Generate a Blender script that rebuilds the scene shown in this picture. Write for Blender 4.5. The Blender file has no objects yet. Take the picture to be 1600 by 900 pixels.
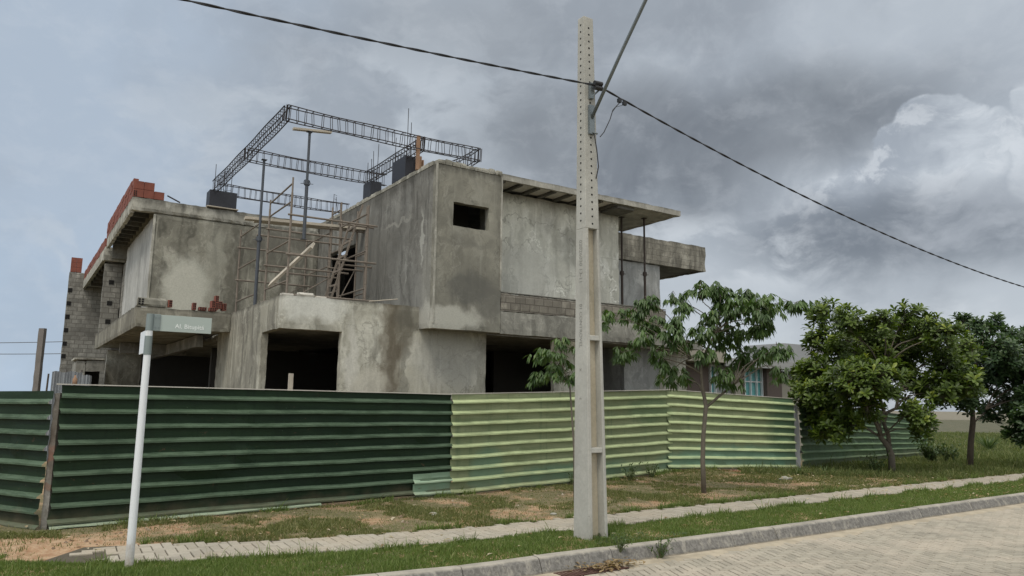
import bpy, bmesh, math, random
from mathutils import Vector, Matrix, noise
R = math.radians
random.seed(11)
S = bpy.context.scene
COL = S.collection

# ------------------------------------------------------------------ camera
FPX, TILT, ROLL, CAMZ = 1176.0, math.atan(181/1176.0), 0.0125, 1.8
FW = Vector((0, math.cos(TILT), math.sin(TILT)))
U0 = Vector((0, -math.sin(TILT), math.cos(TILT)))
X0 = Vector((1, 0, 0))
RT = X0*math.cos(ROLL) + U0*math.sin(ROLL)
UP = U0*math.cos(ROLL) - X0*math.sin(ROLL)
cam_d = bpy.data.cameras.new('camera')
cam = bpy.data.objects.new('camera', cam_d)
COL.objects.link(cam)
cam_d.sensor_width = 36.0
cam_d.lens = FPX/1600*36.0
cam_d.clip_start = 0.1
cam_d.clip_end = 3000
cam.matrix_world = Matrix(((RT.x, UP.x, -FW.x, 0), (RT.y, UP.y, -FW.y, 0), (RT.z, UP.z, -FW.z, CAMZ), (0, 0, 0, 1)))
S.camera = cam
S.view_settings.view_transform = 'Standard'
S.view_settings.look = 'None'
S.view_settings.gamma = 1
S.view_settings.exposure = 0.2
S.render.engine = 'CYCLES'
S.cycles.max_bounces = 6

def ray(px, py): return FW + RT*((px-800)/FPX) + UP*((450-py)/FPX)
def atY(px, py, y):
    d = ray(px, py); return Vector((0, 0, CAMZ)) + d*(y/d.y)
def atZ(px, py, z=0.0):
    d = ray(px, py); return Vector((0, 0, CAMZ)) + d*((z-CAMZ)/d.z)
AZ = R(56.57)
DA = Vector((math.sin(AZ), math.cos(AZ), 0))
DB = Vector((-DA.y, DA.x, 0))
HO = Vector((-1.89, 18.0, 0))
def HW(a, b, z): return HO + DA*a + DB*b + Vector((0, 0, z))
def onB(px, py, b):
    d = ray(px, py); c = Vector((0, 0, CAMZ)); p = c + d*((b-(c-HO).dot(DB))/d.dot(DB)); q = p-HO
    return (q.dot(DA), b, p.z)

# ------------------------------------------------------------------ sky
W = bpy.data.worlds.new('World'); S.world = W; W.use_nodes = True
wn, wl = W.node_tree.nodes, W.node_tree.links
wn.clear()
SUN_EL, SUN_AZ = R(58), R(205)        # compass bearing of the sun from +Y, clockwise (behind the camera)
class NB:
    """tiny node-building helper"""
    def __init__(s, tree): s.n, s.l = tree.nodes, tree.links
    def node(s, t, **k):
        n = s.n.new(t)
        for a, v in k.items(): setattr(n, a, v)
        return n
    def put(s, sock, v):
        if v is None: return
        if hasattr(v, 'is_linked') or hasattr(v, 'links'): s.l.new(v, sock)
        else:
            if sock.type == 'RGBA' and len(v) == 3: v = (*v, 1)
            sock.default_value = v
    def m(s, op, a, b=None, c=None, clamp=False):
        n = s.node('ShaderNodeMath', operation=op, use_clamp=clamp)
        for i, v in enumerate((a, b, c)):
            if v is not None: s.put(n.inputs[i], v)
        return n.outputs[0]
    def mix(s, f, a, b, mode='MIX'):
        n = s.node('ShaderNodeMix', data_type='RGBA', blend_type=mode)
        s.put(n.inputs[0], f); s.put(n.inputs[6], a); s.put(n.inputs[7], b)
        return n.outputs[2]
    def noise(s, vec, scale, detail=4, rough=.55, dist=0.0):
        n = s.node('ShaderNodeTexNoise')
        s.put(n.inputs['Vector'], vec); n.inputs['Scale'].default_value = scale
        n.inputs['Detail'].default_value = detail; n.inputs['Roughness'].default_value = rough
        n.inputs['Distortion'].default_value = dist
        return n.outputs['Fac']
    def ncol(s, vec, scale, detail=3):
        n = s.node('ShaderNodeTexNoise'); s.put(n.inputs['Vector'], vec)
        n.inputs['Scale'].default_value = scale; n.inputs['Detail'].default_value = detail
        return n.outputs['Color']
    def vm(s, op, a, b=None, sc=None):
        n = s.node('ShaderNodeVectorMath', operation=op)
        s.put(n.inputs[0], a)
        if b is not None: s.put(n.inputs[1], b)
        if sc is not None: s.put(n.inputs['Scale'], sc)
        return n.outputs[0]
    def ramp(s, f, pts, interp='LINEAR'):
        n = s.node('ShaderNodeValToRGB'); e = n.color_ramp.elements; n.color_ramp.interpolation = interp
        while len(e) < len(pts): e.new(.5)
        for i, (p, c) in enumerate(pts):
            e[i].position = p
            e[i].color = (c, c, c, 1) if isinstance(c, (int, float)) else (*c, 1)
        s.put(n.inputs[0], f)
        return n.outputs[0]
    def sstep(s, v, lo, hi):
        n = s.node('ShaderNodeMapRange', interpolation_type='SMOOTHSTEP')
        s.put(n.inputs[0], v); n.inputs[1].default_value = lo; n.inputs[2].default_value = hi
        return n.outputs[0]
    def sep(s, v):
        n = s.node('ShaderNodeSeparateXYZ'); s.put(n.inputs[0], v); return n.outputs
    def comb(s, x, y, z):
        n = s.node('ShaderNodeCombineXYZ')
        for i, v in enumerate((x, y, z)): s.put(n.inputs[i], v)
        return n.outputs[0]

def srgb(r, g, b):
    f = lambda c: (c/255/12.92) if c/255 <= .04045 else ((c/255+.055)/1.055)**2.4
    return (f(r), f(g), f(b))

w = NB(W.node_tree)
gen = w.node('ShaderNodeTexCoord').outputs['Generated']
dirv = w.vm('NORMALIZE', gen)
warp = w.vm('SUBTRACT', w.ncol(dirv, 3.2, 6), (.5, .5, .5))
dw = w.vm('ADD', dirv, w.vm('SCALE', warp, sc=.15))
warp2 = w.vm('SUBTRACT', w.ncol(dirv, 11, 6), (.5, .5, .5))
dw2 = w.vm('ADD', dirv, w.vm('SCALE', warp2, sc=.06))
def azel(v):
    x, y, z = w.sep(v)
    az = w.m('MULTIPLY', w.m('ARCTAN2', x, y), 57.2958)
    el = w.m('MULTIPLY', w.m('ARCSINE', w.m('MINIMUM', w.m('MAXIMUM', z, -1.0), 1.0)), 57.2958)
    return az, el
azw, elw = azel(dw)
azf, elf = azel(dw2)
azp, elp = azel(dirv)
def blob(az, el, ca, ce, ra, re, rot=0, hard=0.0, A=None, E=None):
    """1 inside an ellipse of the sky dome, soft rim"""
    A = azw if A is None else A; E = elw if E is None else E
    da, de = w.m('SUBTRACT', A, ca), w.m('SUBTRACT', E, ce)
    c_, s_ = math.cos(R(rot)), math.sin(R(rot))
    u = w.m('ADD', w.m('MULTIPLY', da, c_/ra), w.m('MULTIPLY', de, s_/ra))
    v = w.m('ADD', w.m('MULTIPLY', da, -s_/re), w.m('MULTIPLY', de, c_/re))
    d = w.m('SQRT', w.m('ADD', w.m('MULTIPLY', u, u), w.m('MULTIPLY', v, v)))
    return w.sstep(d, 1.35-hard*.3, .25+hard*.72)
n1 = w.noise(dw, 2.6, 8, .55)
n2 = w.noise(dw2, 7.0, 9, .62)
n3 = w.noise(dirv, 4.0, 8, .58, .9)
n4 = w.noise(w.vm('MULTIPLY', dw2, (1, 1, 1.9)), 6.5, 9, .58, .0)
n5 = w.noise(w.vm('MULTIPLY', dw2, (1, 1, 1.6)), 18, 8, .62, .0)
# base overcast: pale at the left and low down, greyer to the right
base = w.mix(w.sstep(azw, -24, 2), srgb(165, 178, 193), srgb(160, 168, 177))
base = w.mix(w.m('MULTIPLY', w.sstep(elp, 16, 3), w.sstep(azp, 4, -20)), base, srgb(168, 185, 204))
base = w.mix(w.m('MULTIPLY', w.sstep(elp, 16, 4), w.sstep(azp, 0, 14)), base, srgb(180, 187, 194))
base = w.mix(w.m('MULTIPLY', w.sstep(elw, 19, 27), w.sstep(azw, 14, 26)), base, srgb(170, 178, 187))
base = w.mix(w.m('MULTIPLY', w.sstep(n1, .47, .60), w.m('ADD', .22, w.m('MULTIPLY', w.sstep(azp, -28, -14), .36))), base, srgb(138, 145, 154))
base = w.mix(w.m('MULTIPLY', w.m('MULTIPLY', w.sstep(n3, .48, .64), w.sstep(azp, -24, -8)), .4), base, srgb(178, 186, 194))
# grey bank over the house, broken by paler gaps
base = w.mix(w.m('MULTIPLY', blob(0, 0, -7, 23, 18, 8, 0, .3), .6), base, srgb(143, 150, 158))
base = w.mix(w.m('MULTIPLY', w.m('MULTIPLY', blob(0, 0, -8, 20, 18, 7.5, 8), w.sstep(n4, .44, .60)), .85), base, srgb(178, 186, 194))
base = w.mix(w.m('MULTIPLY', w.m('MULTIPLY', blob(0, 0, -30, 12, 16, 14, 0), w.sstep(n4, .5, .62)), .35), base, srgb(184, 192, 200))
# lit towering cloud at the right, crisp upper rim
azc, elc = azel(w.vm('ADD', dirv, w.vm('ADD', w.vm('SCALE', warp2, sc=.07), w.vm('SCALE', warp, sc=.07))))
cum = None
for ca, ce, ra, re_, hd in ((28.4, 16.9, 1.7, 1.9, .95), (30.6, 18.6, 2.3, 2.1, .95), (32.9, 17.2, 1.6, 1.6, .9), (30.0, 15.2, 4.2, 2.8, .7), (26.0, 14.6, 2.4, 1.8, .7), (37.2, 15.5, 3.4, 5.4, .9), (35.6, 18.2, 1.5, 1.7, .9), (23.5, 12.8, 5.5, 2.6, .2)):
    q_ = blob(0, 0, ca, ce, ra, re_, 0, hd, azc, elc)
    cum = q_ if cum is None else w.m('MAXIMUM', cum, q_)
cumc = w.mix(w.sstep(n4, .38, .62), srgb(152, 160, 170), srgb(194, 201, 208))
cumc = w.mix(w.m('MULTIPLY', w.sstep(n5, .48, .60), .5), cumc, srgb(212, 217, 222))
# dark rain cloud belt with ragged lower rim
dk = w.m('MAXIMUM', blob(0, 0, 9, 18.8, 14, 5.8, -4, .25), blob(0, 0, 20.0, 20.4, 12.5, 4.6, 5, .2))
dk = w.m('MAXIMUM', dk, w.m('MULTIPLY', blob(0, 0, 10, 14.6, 9, 3.0, 8, .3), .85))
dk = w.m('MAXIMUM', dk, w.m('MULTIPLY', blob(0, 0, 2, 27, 16, 3.4, 5), .30))
dk2 = blob(0, 0, 28.5, 11.2, 13.0, 3.6, -3, .1)
dkc = w.mix(w.sstep(n3, .32, .68), srgb(100, 106, 114), srgb(130, 136, 143))
dkc = w.mix(w.m('MULTIPLY', w.sstep(n4, .50, .66), .2), dkc, srgb(148, 155, 163))
base = w.mix(w.m('MULTIPLY', dk, .95), base, dkc)
base = w.mix(w.m('MULTIPLY', cum, w.m('ADD', .55, w.m('MULTIPLY', w.sstep(n1, .36, .55), .45))), base, cumc)
base = w.mix(w.m('MULTIPLY', dk2, .88), base, w.mix(w.sstep(n4, .42, .62), srgb(110, 117, 126), srgb(150, 156, 164)))
lt = w.m('MULTIPLY', blob(0, 0, 17, 10.6, 12, 3.0, -10), .8)
base = w.mix(w.m('MULTIPLY', lt, w.sstep(n4, .40, .56)), base, srgb(194, 200, 206))
base = w.mix(w.m('MULTIPLY', w.sstep(elp, 9, 5), w.m('MULTIPLY', w.sstep(azp, 18, 28), w.sstep(n4, .4, .6))), base, srgb(196, 202, 208))
base = w.mix(w.m('MULTIPLY', w.sstep(n5, .46, .68), .12), base, srgb(205, 210, 216))
# zenith and sky behind the viewer raised and whitened to add light, out of frame
y_ = w.sep(dirv)[1]
up = w.m('MULTIPLY', w.sstep(elp, 32, 62), 2.0)
back = w.m('MULTIPLY', w.sstep(y_, .1, -.7), 1.3)
hi = w.m('MAXIMUM', up, back)
base = w.mix(w.m('MULTIPLY', hi, .5, clamp=True), base, (.42, .405, .375))
gain = w.m('ADD', 1.0, hi)
cloud = w.vm('SCALE', base, sc=w.m('MULTIPLY', gain, 10.0))
sky = w.node('ShaderNodeTexSky', sky_type='NISHITA', sun_disc=False)
sky.sun_elevation = SUN_EL; sky.sun_rotation = SUN_AZ
mixed = w.mix(.96, sky.outputs[0], cloud)
bg = w.node('ShaderNodeBackground'); wl.new(mixed, bg.inputs[0]); bg.inputs[1].default_value = .1
wo = w.node('ShaderNodeOutputWorld'); wl.new(bg.outputs[0], wo.inputs[0])

sd = bpy.data.lights.new('sun', 'SUN'); sun = bpy.data.objects.new('sun', sd); COL.objects.link(sun)
sd.energy = 1.5; sd.angle = R(16); sd.color = (1.0, .93, .82)
sv = Vector((math.sin(SUN_AZ)*math.cos(SUN_EL), math.cos(SUN_AZ)*math.cos(SUN_EL), math.sin(SUN_EL)))
sun.rotation_euler = sv.to_track_quat('Z', 'Y').to_euler()
sun.location = (0, -5, 40)

# ------------------------------------------------------------------ materials
def newmat(name):
    m = bpy.data.materials.new(name); m.use_nodes = True
    b = NB(m.node_tree); p = m.node_tree.nodes['Principled BSDF']
    return m, b, p
def bump(b, p, h, strength=.3, dist=.02):
    n = b.node('ShaderNodeBump'); b.put(n.inputs['Height'], h)
    n.inputs['Strength'].default_value = strength; n.inputs['Distance'].default_value = dist
    b.l.new(n.outputs[0], p.inputs['Normal'])
def objc(b): return b.node('ShaderNodeTexCoord').outputs['Object']
def plain(name, col, rough=.7, metal=0.0, var=.15, scale=6, bstr=.1):
    m, b, p = newmat(name); c = objc(b)
    f = b.noise(c, scale, 5, .6)
    b.put(p.inputs['Base Color'], b.mix(f, tuple(x*(1-var) for x in col), tuple(min(1, x*(1+var)) for x in col)))
    p.inputs['Roughness'].default_value = rough; p.inputs['Metallic'].default_value = metal
    if bstr: bump(b, p, b.noise(c, scale*5, 4), bstr, .01)
    return m

WARM = (1.30, 1.315, 1.315)
def concrete(name, base, dark, light, patches=(), streak=.6, seam=.35, grime=(), brick=None, mott=1.0, gain=1.0):
    """plaster / cast concrete with blotches, rain streaks, dried tide marks and stains of their own shape.
    patches: (centre(a,b,z), radius(a,b,z), colour, strength)   grime: (z_lo, z_hi, strength) runs down from an upper edge"""
    tone = lambda q: tuple(min(.8, x*w_*gain) for x, w_ in zip(q, WARM))
    base, dark, light = tone(base), tone(dark), tone(light); patches = [(a_, b_, tone(c_), d_) for a_, b_, c_, d_ in patches]
    m, b, p = newmat(name); c = objc(b)
    wv = b.vm('SUBTRACT', b.ncol(c, 1.3, 5), (.5, .5, .5))
    cw = b.vm('ADD', c, b.vm('SCALE', wv, sc=.7))
    big = b.noise(cw, .55, 7, .6)
    mid = b.noise(b.vm('MULTIPLY', cw, (1.25, 1.25, .55)), 1.7, 8, .62)
    fine = b.noise(c, 26, 5, .7)
    col = b.mix(b.sstep(big, .42, .58), base, dark)
    col = b.mix(b.m('MULTIPLY', b.sstep(mid, .49, .64), .7*mott), col, light)
    col = b.mix(b.m('MULTIPLY', b.sstep(b.noise(b.vm('MULTIPLY', cw, (1.2, 1.2, .7)), 1.0, 9, .64), .53, .58), .36*mott), col, tuple(x*.62 for x in dark))
    st = b.noise(b.vm('MULTIPLY', cw, (3.4, 3.4, .14)), 1.0, 6, .6)
    col = b.mix(b.m('MULTIPLY', b.sstep(st, .47, .66), streak), col, tuple(x*.50 for x in dark))
    xx, yy, zz_ = b.sep(c)
    jt = b.m('ABSOLUTE', b.m('SUBTRACT', b.m('FRACT', b.m('DIVIDE', b.m('ADD', zz_, b.m('MULTIPLY', b.m('SUBTRACT', mid, .5), .10)), 1.37)), .5))
    col = b.mix(b.m('MULTIPLY', b.m('MULTIPLY', b.sstep(jt, .010, .0), b.sstep(big, .44, .56)), seam*.9), col, tuple(x*.6 for x in dark))
    pits = b.node('ShaderNodeTexVoronoi'); pits.inputs['Scale'].default_value = 9; b.put(pits.inputs['Vector'], c)
    col = b.mix(b.m('MULTIPLY', b.m('MULTIPLY', b.sstep(pits.outputs['Distance'], .10, .04), b.sstep(mid, .48, .56)), .6), col, tuple(x*.4 for x in dark))
    st2 = b.noise(b.vm('MULTIPLY', c, (6.5, 6.5, .26)), 1.0, 5, .6)
    col = b.mix(b.m('MULTIPLY', b.sstep(st2, .55, .66), streak*.7), col, light)
    tide = b.m('ABSOLUTE', b.m('SUBTRACT', b.noise(cw, .8, 5, .55), .5))
    col = b.mix(b.m('MULTIPLY', b.sstep(tide, .012, .0), seam), col, tuple(x*.6 for x in dark))
    tide2 = b.m('ABSOLUTE', b.m('SUBTRACT', b.noise(cw, .62, 6, .6), .57))
    col = b.mix(b.m('MULTIPLY', b.sstep(tide2, .010, .0), seam*.7), col, tuple(min(1, x*1.25) for x in light))
    x, y, z = b.sep(c)
    wob = b.m('MULTIPLY', b.m('SUBTRACT', b.noise(b.vm('MULTIPLY', c, (2.5, 2.5, .5)), 1.0, 6, .7), .5), 1.0)
    for lo, hi, s_ in grime:
        g = b.sstep(b.m('ADD', z, b.m('MULTIPLY', wob, (hi-lo)*2.4)), lo, hi)
        col = b.mix(b.m('MULTIPLY', g, s_), col, (.045, .043, .036))
    cq = b.vm('ADD', c, b.vm('SCALE', b.vm('SUBTRACT', b.ncol(c, 3.0, 6), (.5, .5, .5)), sc=.55))
    for (cc, rr, pc, s_) in patches:
        d = b.vm('DIVIDE', b.vm('SUBTRACT', cq, cc), rr)
        dn = b.node('ShaderNodeVectorMath', operation='LENGTH'); b.put(dn.inputs[0], d)
        col = b.mix(b.m('MULTIPLY', b.sstep(dn.outputs['Value'], 1.25, .62), s_), col, pc)
    col = b.mix(b.m('MULTIPLY', b.sstep(fine, .35, .7), .22), col, tuple(x*.6 for x in dark))
    h = b.m('ADD', b.m('MULTIPLY', fine, .35), mid)
    if brick:
        bw, bh, mcol, amt = brick
        t = b.node('ShaderNodeTexBrick')
        b.put(t.inputs['Vector'], b.comb(b.m('ADD', x, y), z, 0.0))
        t.inputs['Scale'].default_value = 1.0; t.inputs['Brick Width'].default_value = bw; t.inputs['Row Height'].default_value = bh
        t.inputs['Mortar Size'].default_value = .014; t.inputs['Mortar Smooth'].default_value = .3
        t.inputs['Color1'].default_value = (.75, .75, .75, 1); t.inputs['Color2'].default_value = (1.15, 1.15, 1.15, 1)
        t.inputs['Mortar'].default_value = (1, 1, 1, 1)
        col = b.mix(amt, col, b.mix(1.0, col, t.outputs['Color'], 'MULTIPLY'))
        col = b.mix(b.m('MULTIPLY', t.outputs['Fac'], amt), col, mcol)
        h = b.m('SUBTRACT', h, b.m('MULTIPLY', t.outputs['Fac'], 1.2))
    b.put(p.inputs['Base Color'], col)
    p.inputs['Roughness'].default_value = .92
    p.inputs['Specular IOR Level'].default_value = .25
    bump(b, p, h, .55, .015)
    return m

M = {}
OL = (.185, .178, .150); DK = (.125, .120, .102); LT = (.33, .325, .29)
M['side'] = concrete('side_plaster', (.170, .168, .155), (.120, .117, .106), (.235, .232, .212), streak=.6, mott=.45, grime=((7.3, 7.72, .65),),
    patches=(((0, .15, 4.6), (.5, .5, 1.9), (.30, .295, .26), .35), ((0, .2, 3.9), (.5, .7, .35), (.34, .335, .30), .8),
             ((0, 4.1, 5.8), (.4, 1.6, .9), (.12, .118, .108), .5), ((0, .75, 5.9), (.3, .07, .75), (.33, .33, .30), .7), ((0, 2.2, 6.6), (.3, .9, .06), (.26, .255, .23), .6), ((0, 1.6, 5.2), (.3, .05, .5), (.27, .27, .25), .5)))
M['frame'] = concrete('frame_plaster', (.205, .198, .165), (.150, .145, .122), (.28, .275, .24), streak=.35, mott=.5, grime=((7.45, 7.72, .75),),
    patches=(((.4, 0, 3.85), (1.0, .5, .33), (.36, .355, .315), .85), ((1.0, 0, 4.62), (.7, .4, .42), (.085, .084, .076), .75),
             ((1.6, 0, 4.3), (.45, .4, .5), (.10, .098, .088), .55), ((.95, 0, 5.8), (1.1, .4, .12), (.10, .098, .085), .35)))
M['pale'] = concrete('pale_plaster', (.50, .50, .445), (.37, .366, .322), (.60, .60, .56), streak=.45, mott=.8, seam=.8, grime=((7.25, 7.55, .5),),
    patches=(((3.3, .6, 5.4), (1.4, .5, 1.1), (.36, .36, .33), .7), ((5.0, .6, 6.3), (.8, .5, .7), (.17, .168, .15), .5)))
M['coping'] = concrete('coping_mortar', (.27, .262, .225), (.17, .165, .14), (.42, .41, .36), streak=.5, seam=.1, mott=1.3)
M['palegrey'] = concrete('grey_plaster', (.27, .275, .27), (.215, .22, .215), (.36, .365, .36), streak=.35, seam=.25)
M['band'] = concrete('ledge_plaster', (.20, .195, .17), (.15, .146, .128), (.29, .283, .25), streak=.45, grime=((4.5, 4.72, .35),))
M['lower'] = concrete('lower_plaster', (.35, .338, .285), (.24, .232, .195), (.50, .49, .43), streak=.5, seam=.5, grime=((4.02, 4.2, .75),),
    patches=(((-2.7, .76, 3.95), (.85, .6, .34), (.50, .50, .46), .75),
             ((-.72, .76, 3.2), (.30, .5, 1.9), (.085, .068, .044), .62), ((-.70, .76, 2.9), (.14, .5, 1.3), (.06, .045, .028), .5), ((-.3, .76, 3.7), (.24, .4, .7), (.085, .075, .055), .6), ((-.2, .76, 3.9), (.5, .4, .35), (.09, .085, .07), .6), ((-1.7, .76, 2.9), (.16, .4, .9), (.47, .46, .42), .5), ((-1.2, .76, 2.2), (.5, .4, .35), (.46, .44, .38), .5),
             ((.9, .76, 2.9), (1.1, .4, .8), (.30, .30, .285), .5)))
M['flank'] = concrete('flank_plaster', (.25, .24, .20), (.18, .172, .145), (.38, .37, .315), streak=.8, seam=.3, grime=((4.05, 4.2, .6),))
M['leftfront'] = concrete('weathered_plaster', (.195, .188, .155), (.128, .123, .102), (.32, .31, .265), streak=.8, seam=.4, grime=((7.35, 7.75, .85),),
    patches=(((-4.1, 8.6, 5.2), (.75, .6, .95), (.44, .435, .38), .8), ((-3.3, 8.6, 5.9), (.30, .6, 1.5), (.30, .295, .25), .5),
             ((-2.75, 8.6, 5.6), (.16, .6, 2.0), (.085, .08, .065), .6), ((-1.2, 8.6, 7.0), (1.2, .6, .5), (.12, .115, .10), .5)))
M['leftside'] = concrete('side_wall_plaster', (.35, .35, .335), (.29, .29, .275), (.42, .42, .40), streak=.35, seam=.2)
M['slab'] = concrete('cast_slab', (.32, .31, .27), (.22, .213, .185), (.45, .44, .39), streak=.8, seam=.2, grime=((7.60, 7.84, .75),))
M['canopy'] = concrete('canopy_slab', (.31, .30, .265), (.24, .232, .205), (.42, .41, .37), streak=.45, seam=.25, grime=((7.70, 7.80, .55),))
M['balcony'] = concrete('balcony_concrete', (.205, .195, .16), (.145, .137, .112), (.29, .28, .235), streak=.6, seam=.2, grime=((4.08, 4.2, .55),))
M['raw'] = concrete('raw_concrete', (.19, .185, .165), (.13, .127, .112), (.27, .265, .24), streak=.4)
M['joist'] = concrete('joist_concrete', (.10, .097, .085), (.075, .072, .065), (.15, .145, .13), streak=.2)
M['filler'] = plain('filler_panel', (.52, .50, .45), .9)  # pale fill, whitened further for the bounced light under the canopy
M['beam'] = concrete('weathered_beam', (.20, .188, .158), (.135, .127, .107), (.33, .315, .27), streak=.75, seam=.2, grime=((7.45, 7.66, .5),), brick=(.39, .2, (.13, .125, .11), .35))
M['block'] = concrete('block_wall', (.225, .22, .20), (.165, .16, .145), (.32, .31, .28), streak=.2, brick=(.39, .2, (.12, .115, .10), .8))
M['hollow'] = concrete('hollow_brick_strip', (.20, .185, .155), (.145, .133, .112), (.28, .26, .22), streak=.25, seam=.1, brick=(.30, .19, (.085, .075, .065), .75))
M['dark'] = plain('interior_shade', (.05, .048, .043), .95)  # shade of the rooms put into the wall colour
M['clay'] = plain('fired_clay', (.19, .060, .040), .85, var=.4, scale=5)
M['hole_shade'] = plain('hole_shade', (.012, .012, .012), 1, bstr=0)  # near-black colour stands in for the shade inside openings
M['steel'] = plain('rebar_steel', (.045, .04, .042), .6, .5)
M['tube'] = plain('scaffold_tube', (.20, .17, .14), .75, .2, .4, 4)
M['prop'] = plain('prop_steel', (.07, .08, .095), .6, .3)
M['rustprop'] = plain('rusty_prop', (.05, .038, .032), .7, .3)
M['wood'] = plain('board_wood', (.44, .40, .33), .85, var=.3)
M['oldwood'] = plain('old_timber', (.15, .138, .128), .85, var=.3)
M['orange'] = plain('new_timber', (.30, .18, .11), .8, var=.2)
M['form'] = plain('formwork_film', (.016, .018, .026), .55, var=.3)
M['pole'] = concrete('pole_concrete', (.34, .335, .305), (.29, .285, .258), (.44, .43, .385), streak=.15, seam=.08, mott=.5)
M['polein'] = concrete('pole_recess', (.42, .37, .28), (.34, .30, .225), (.50, .46, .37), streak=.3, seam=.1)
M['galv'] = plain('galvanised_steel', (.20, .23, .24), .5, .6)
M['black'] = plain('black_plastic', (.015, .015, .016), .5)
M['white'] = plain('white_paint', (.72, .75, .77), .4, var=.06, bstr=.02)
m, b, p = newmat('white_post_paint'); c = objc(b); x_, y_, z_ = b.sep(c)
dirt = b.sstep(b.m('ADD', z_, b.m('MULTIPLY', b.m('SUBTRACT', b.noise(c, 6, 6, .7), .5), .8)), .45, -.05)
col = b.mix(b.m('MULTIPLY', b.sstep(b.noise(b.vm('MULTIPLY', c, (14, 14, 2)), 1.0, 7, .7), .52, .66), .3), (.70, .73, .75), (.40, .39, .36))
b.put(p.inputs['Base Color'], b.mix(b.m('MULTIPLY', dirt, .7), col, (.30, .24, .17))); p.inputs['Roughness'].default_value = .5
M['postwhite'] = m
M['grey'] = plain('grey_bracket', (.20, .24, .235), .45, .2, var=.1)
M['signface'] = plain('sign_face', (.36, .42, .39), .35, var=.04, bstr=0)
M['lettering'] = plain('lettering', (.72, .76, .74), .5, var=.02, bstr=0)
M['mark'] = plain('stamped_mark', (.24, .24, .215), .9, bstr=0)
M['zinc'] = plain('zinc_sheet', (.26, .28, .30), .5, .4, .3, 3)
M['glass'] = plain('curtain_glass', (.16, .42, .42), .15, var=.5, scale=5, bstr=0)
M['nwall'] = plain('beige_render', (.34, .315, .26), .9, var=.08, scale=1.5)
M['nbrown'] = plain('brown_render', (.125, .098, .085), .9, var=.08, scale=1.5)
M['ngrey'] = plain('grey_render', (.30, .31, .32), .9, var=.08, scale=1.5)
M['roof'] = plain('roof_sheet', (.30, .305, .30), .8, var=.1)
M['bark'] = plain('bark', (.125, .11, .085), .95, var=.4, scale=9, bstr=.5)
M['darkbark'] = plain('dark_bark', (.075, .06, .045), .95, var=.4, scale=9, bstr=.5)
M['weedstem'] = plain('green_stem', (.09, .11, .04), .9)

def fence_mat(name, c1, c2, c3, rib_light, scuff_light_c, fade=None):
    m, b, p = newmat(name); c = objc(b)
    x, y, z = b.sep(c)
    f = b.noise(b.vm('MULTIPLY', c, (.35, .35, 5)), 1.0, 6, .65)
    col = b.mix(b.sstep(f, .4, .65), c1, c2)
    s_ = b.noise(b.vm('MULTIPLY', c, (7, 7, .35)), 1.0, 6, .65)
    col = b.mix(b.m('MULTIPLY', b.sstep(s_, .5, .72), .5), col, c3)
    if fade:
        for (cc, rr, pc, st) in fade:
            cq = b.vm('ADD', c, b.vm('SCALE', b.vm('SUBTRACT', b.ncol(c, 3, 5), (.5, .5, .5)), sc=.35))
            dn = b.node('ShaderNodeVectorMath', operation='LENGTH'); b.put(dn.inputs[0], b.vm('DIVIDE', b.vm('SUBTRACT', cq, cc), rr))
            col = b.mix(b.m('MULTIPLY', b.sstep(dn.outputs['Value'], 1.15, .7), st), col, pc)
    vd = b.node('ShaderNodeTexVoronoi'); vd.inputs['Scale'].default_value = 6; b.put(vd.inputs['Vector'], b.vm('MULTIPLY', c, (1, 1, 2.5)))
    col = b.mix(b.m('MULTIPLY', b.m('MULTIPLY', b.sstep(vd.outputs['Distance'], .09, .05), b.sstep(b.noise(c, 2, 4), .5, .62)), .6), col, scuff_light_c)
    rs = b.noise(b.vm('MULTIPLY', c, (5, 5, 9)), 1.0, 7, .7)
    col = b.mix(b.m('MULTIPLY', b.sstep(rs, .64, .70), .6), col, (.11, .065, .04))
    # sky highlight painted into the rib slopes, broken by scuffs (rib depth is stored per corner)
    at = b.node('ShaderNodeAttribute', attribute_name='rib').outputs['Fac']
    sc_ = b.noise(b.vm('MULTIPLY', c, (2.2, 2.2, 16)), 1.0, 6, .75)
    col = b.mix(b.m('MULTIPLY', b.sstep(at, .0, .8), b.m('MULTIPLY', b.m('ADD', .45, b.m('MULTIPLY', b.sstep(sc_, .35, .62), .55)), rib_light)), col, scuff_light_c)
    soil = b.sstep(b.m('ADD', z, b.m('MULTIPLY', b.m('SUBTRACT', b.noise(c, 3, 5), .5), .5)), .32, .0)
    col = b.mix(b.m('MULTIPLY', soil, .35), col, (.16, .115, .075))
    b.put(p.inputs['Base Color'], col)
    p.inputs['Roughness'].default_value = .6; p.inputs['Specular IOR Level'].default_value = .22
    bump(b, p, b.noise(b.vm('MULTIPLY', c, (1.2, 1.2, 3)), 1.0, 4), .35, .05)
    return m
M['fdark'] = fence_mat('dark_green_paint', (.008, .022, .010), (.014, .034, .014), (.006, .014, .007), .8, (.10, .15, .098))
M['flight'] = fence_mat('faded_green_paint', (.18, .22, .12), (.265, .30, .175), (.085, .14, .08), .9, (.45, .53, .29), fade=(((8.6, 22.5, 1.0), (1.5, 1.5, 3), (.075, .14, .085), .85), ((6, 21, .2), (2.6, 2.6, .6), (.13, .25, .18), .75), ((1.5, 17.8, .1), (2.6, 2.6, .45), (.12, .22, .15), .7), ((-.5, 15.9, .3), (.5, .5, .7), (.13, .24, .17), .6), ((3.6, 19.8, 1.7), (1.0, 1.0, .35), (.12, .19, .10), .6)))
M['fmid'] = fence_mat('mid_green_paint', (.070, .125, .060), (.10, .16, .075), (.045, .09, .045), .6, (.20, .29, .16))
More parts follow.
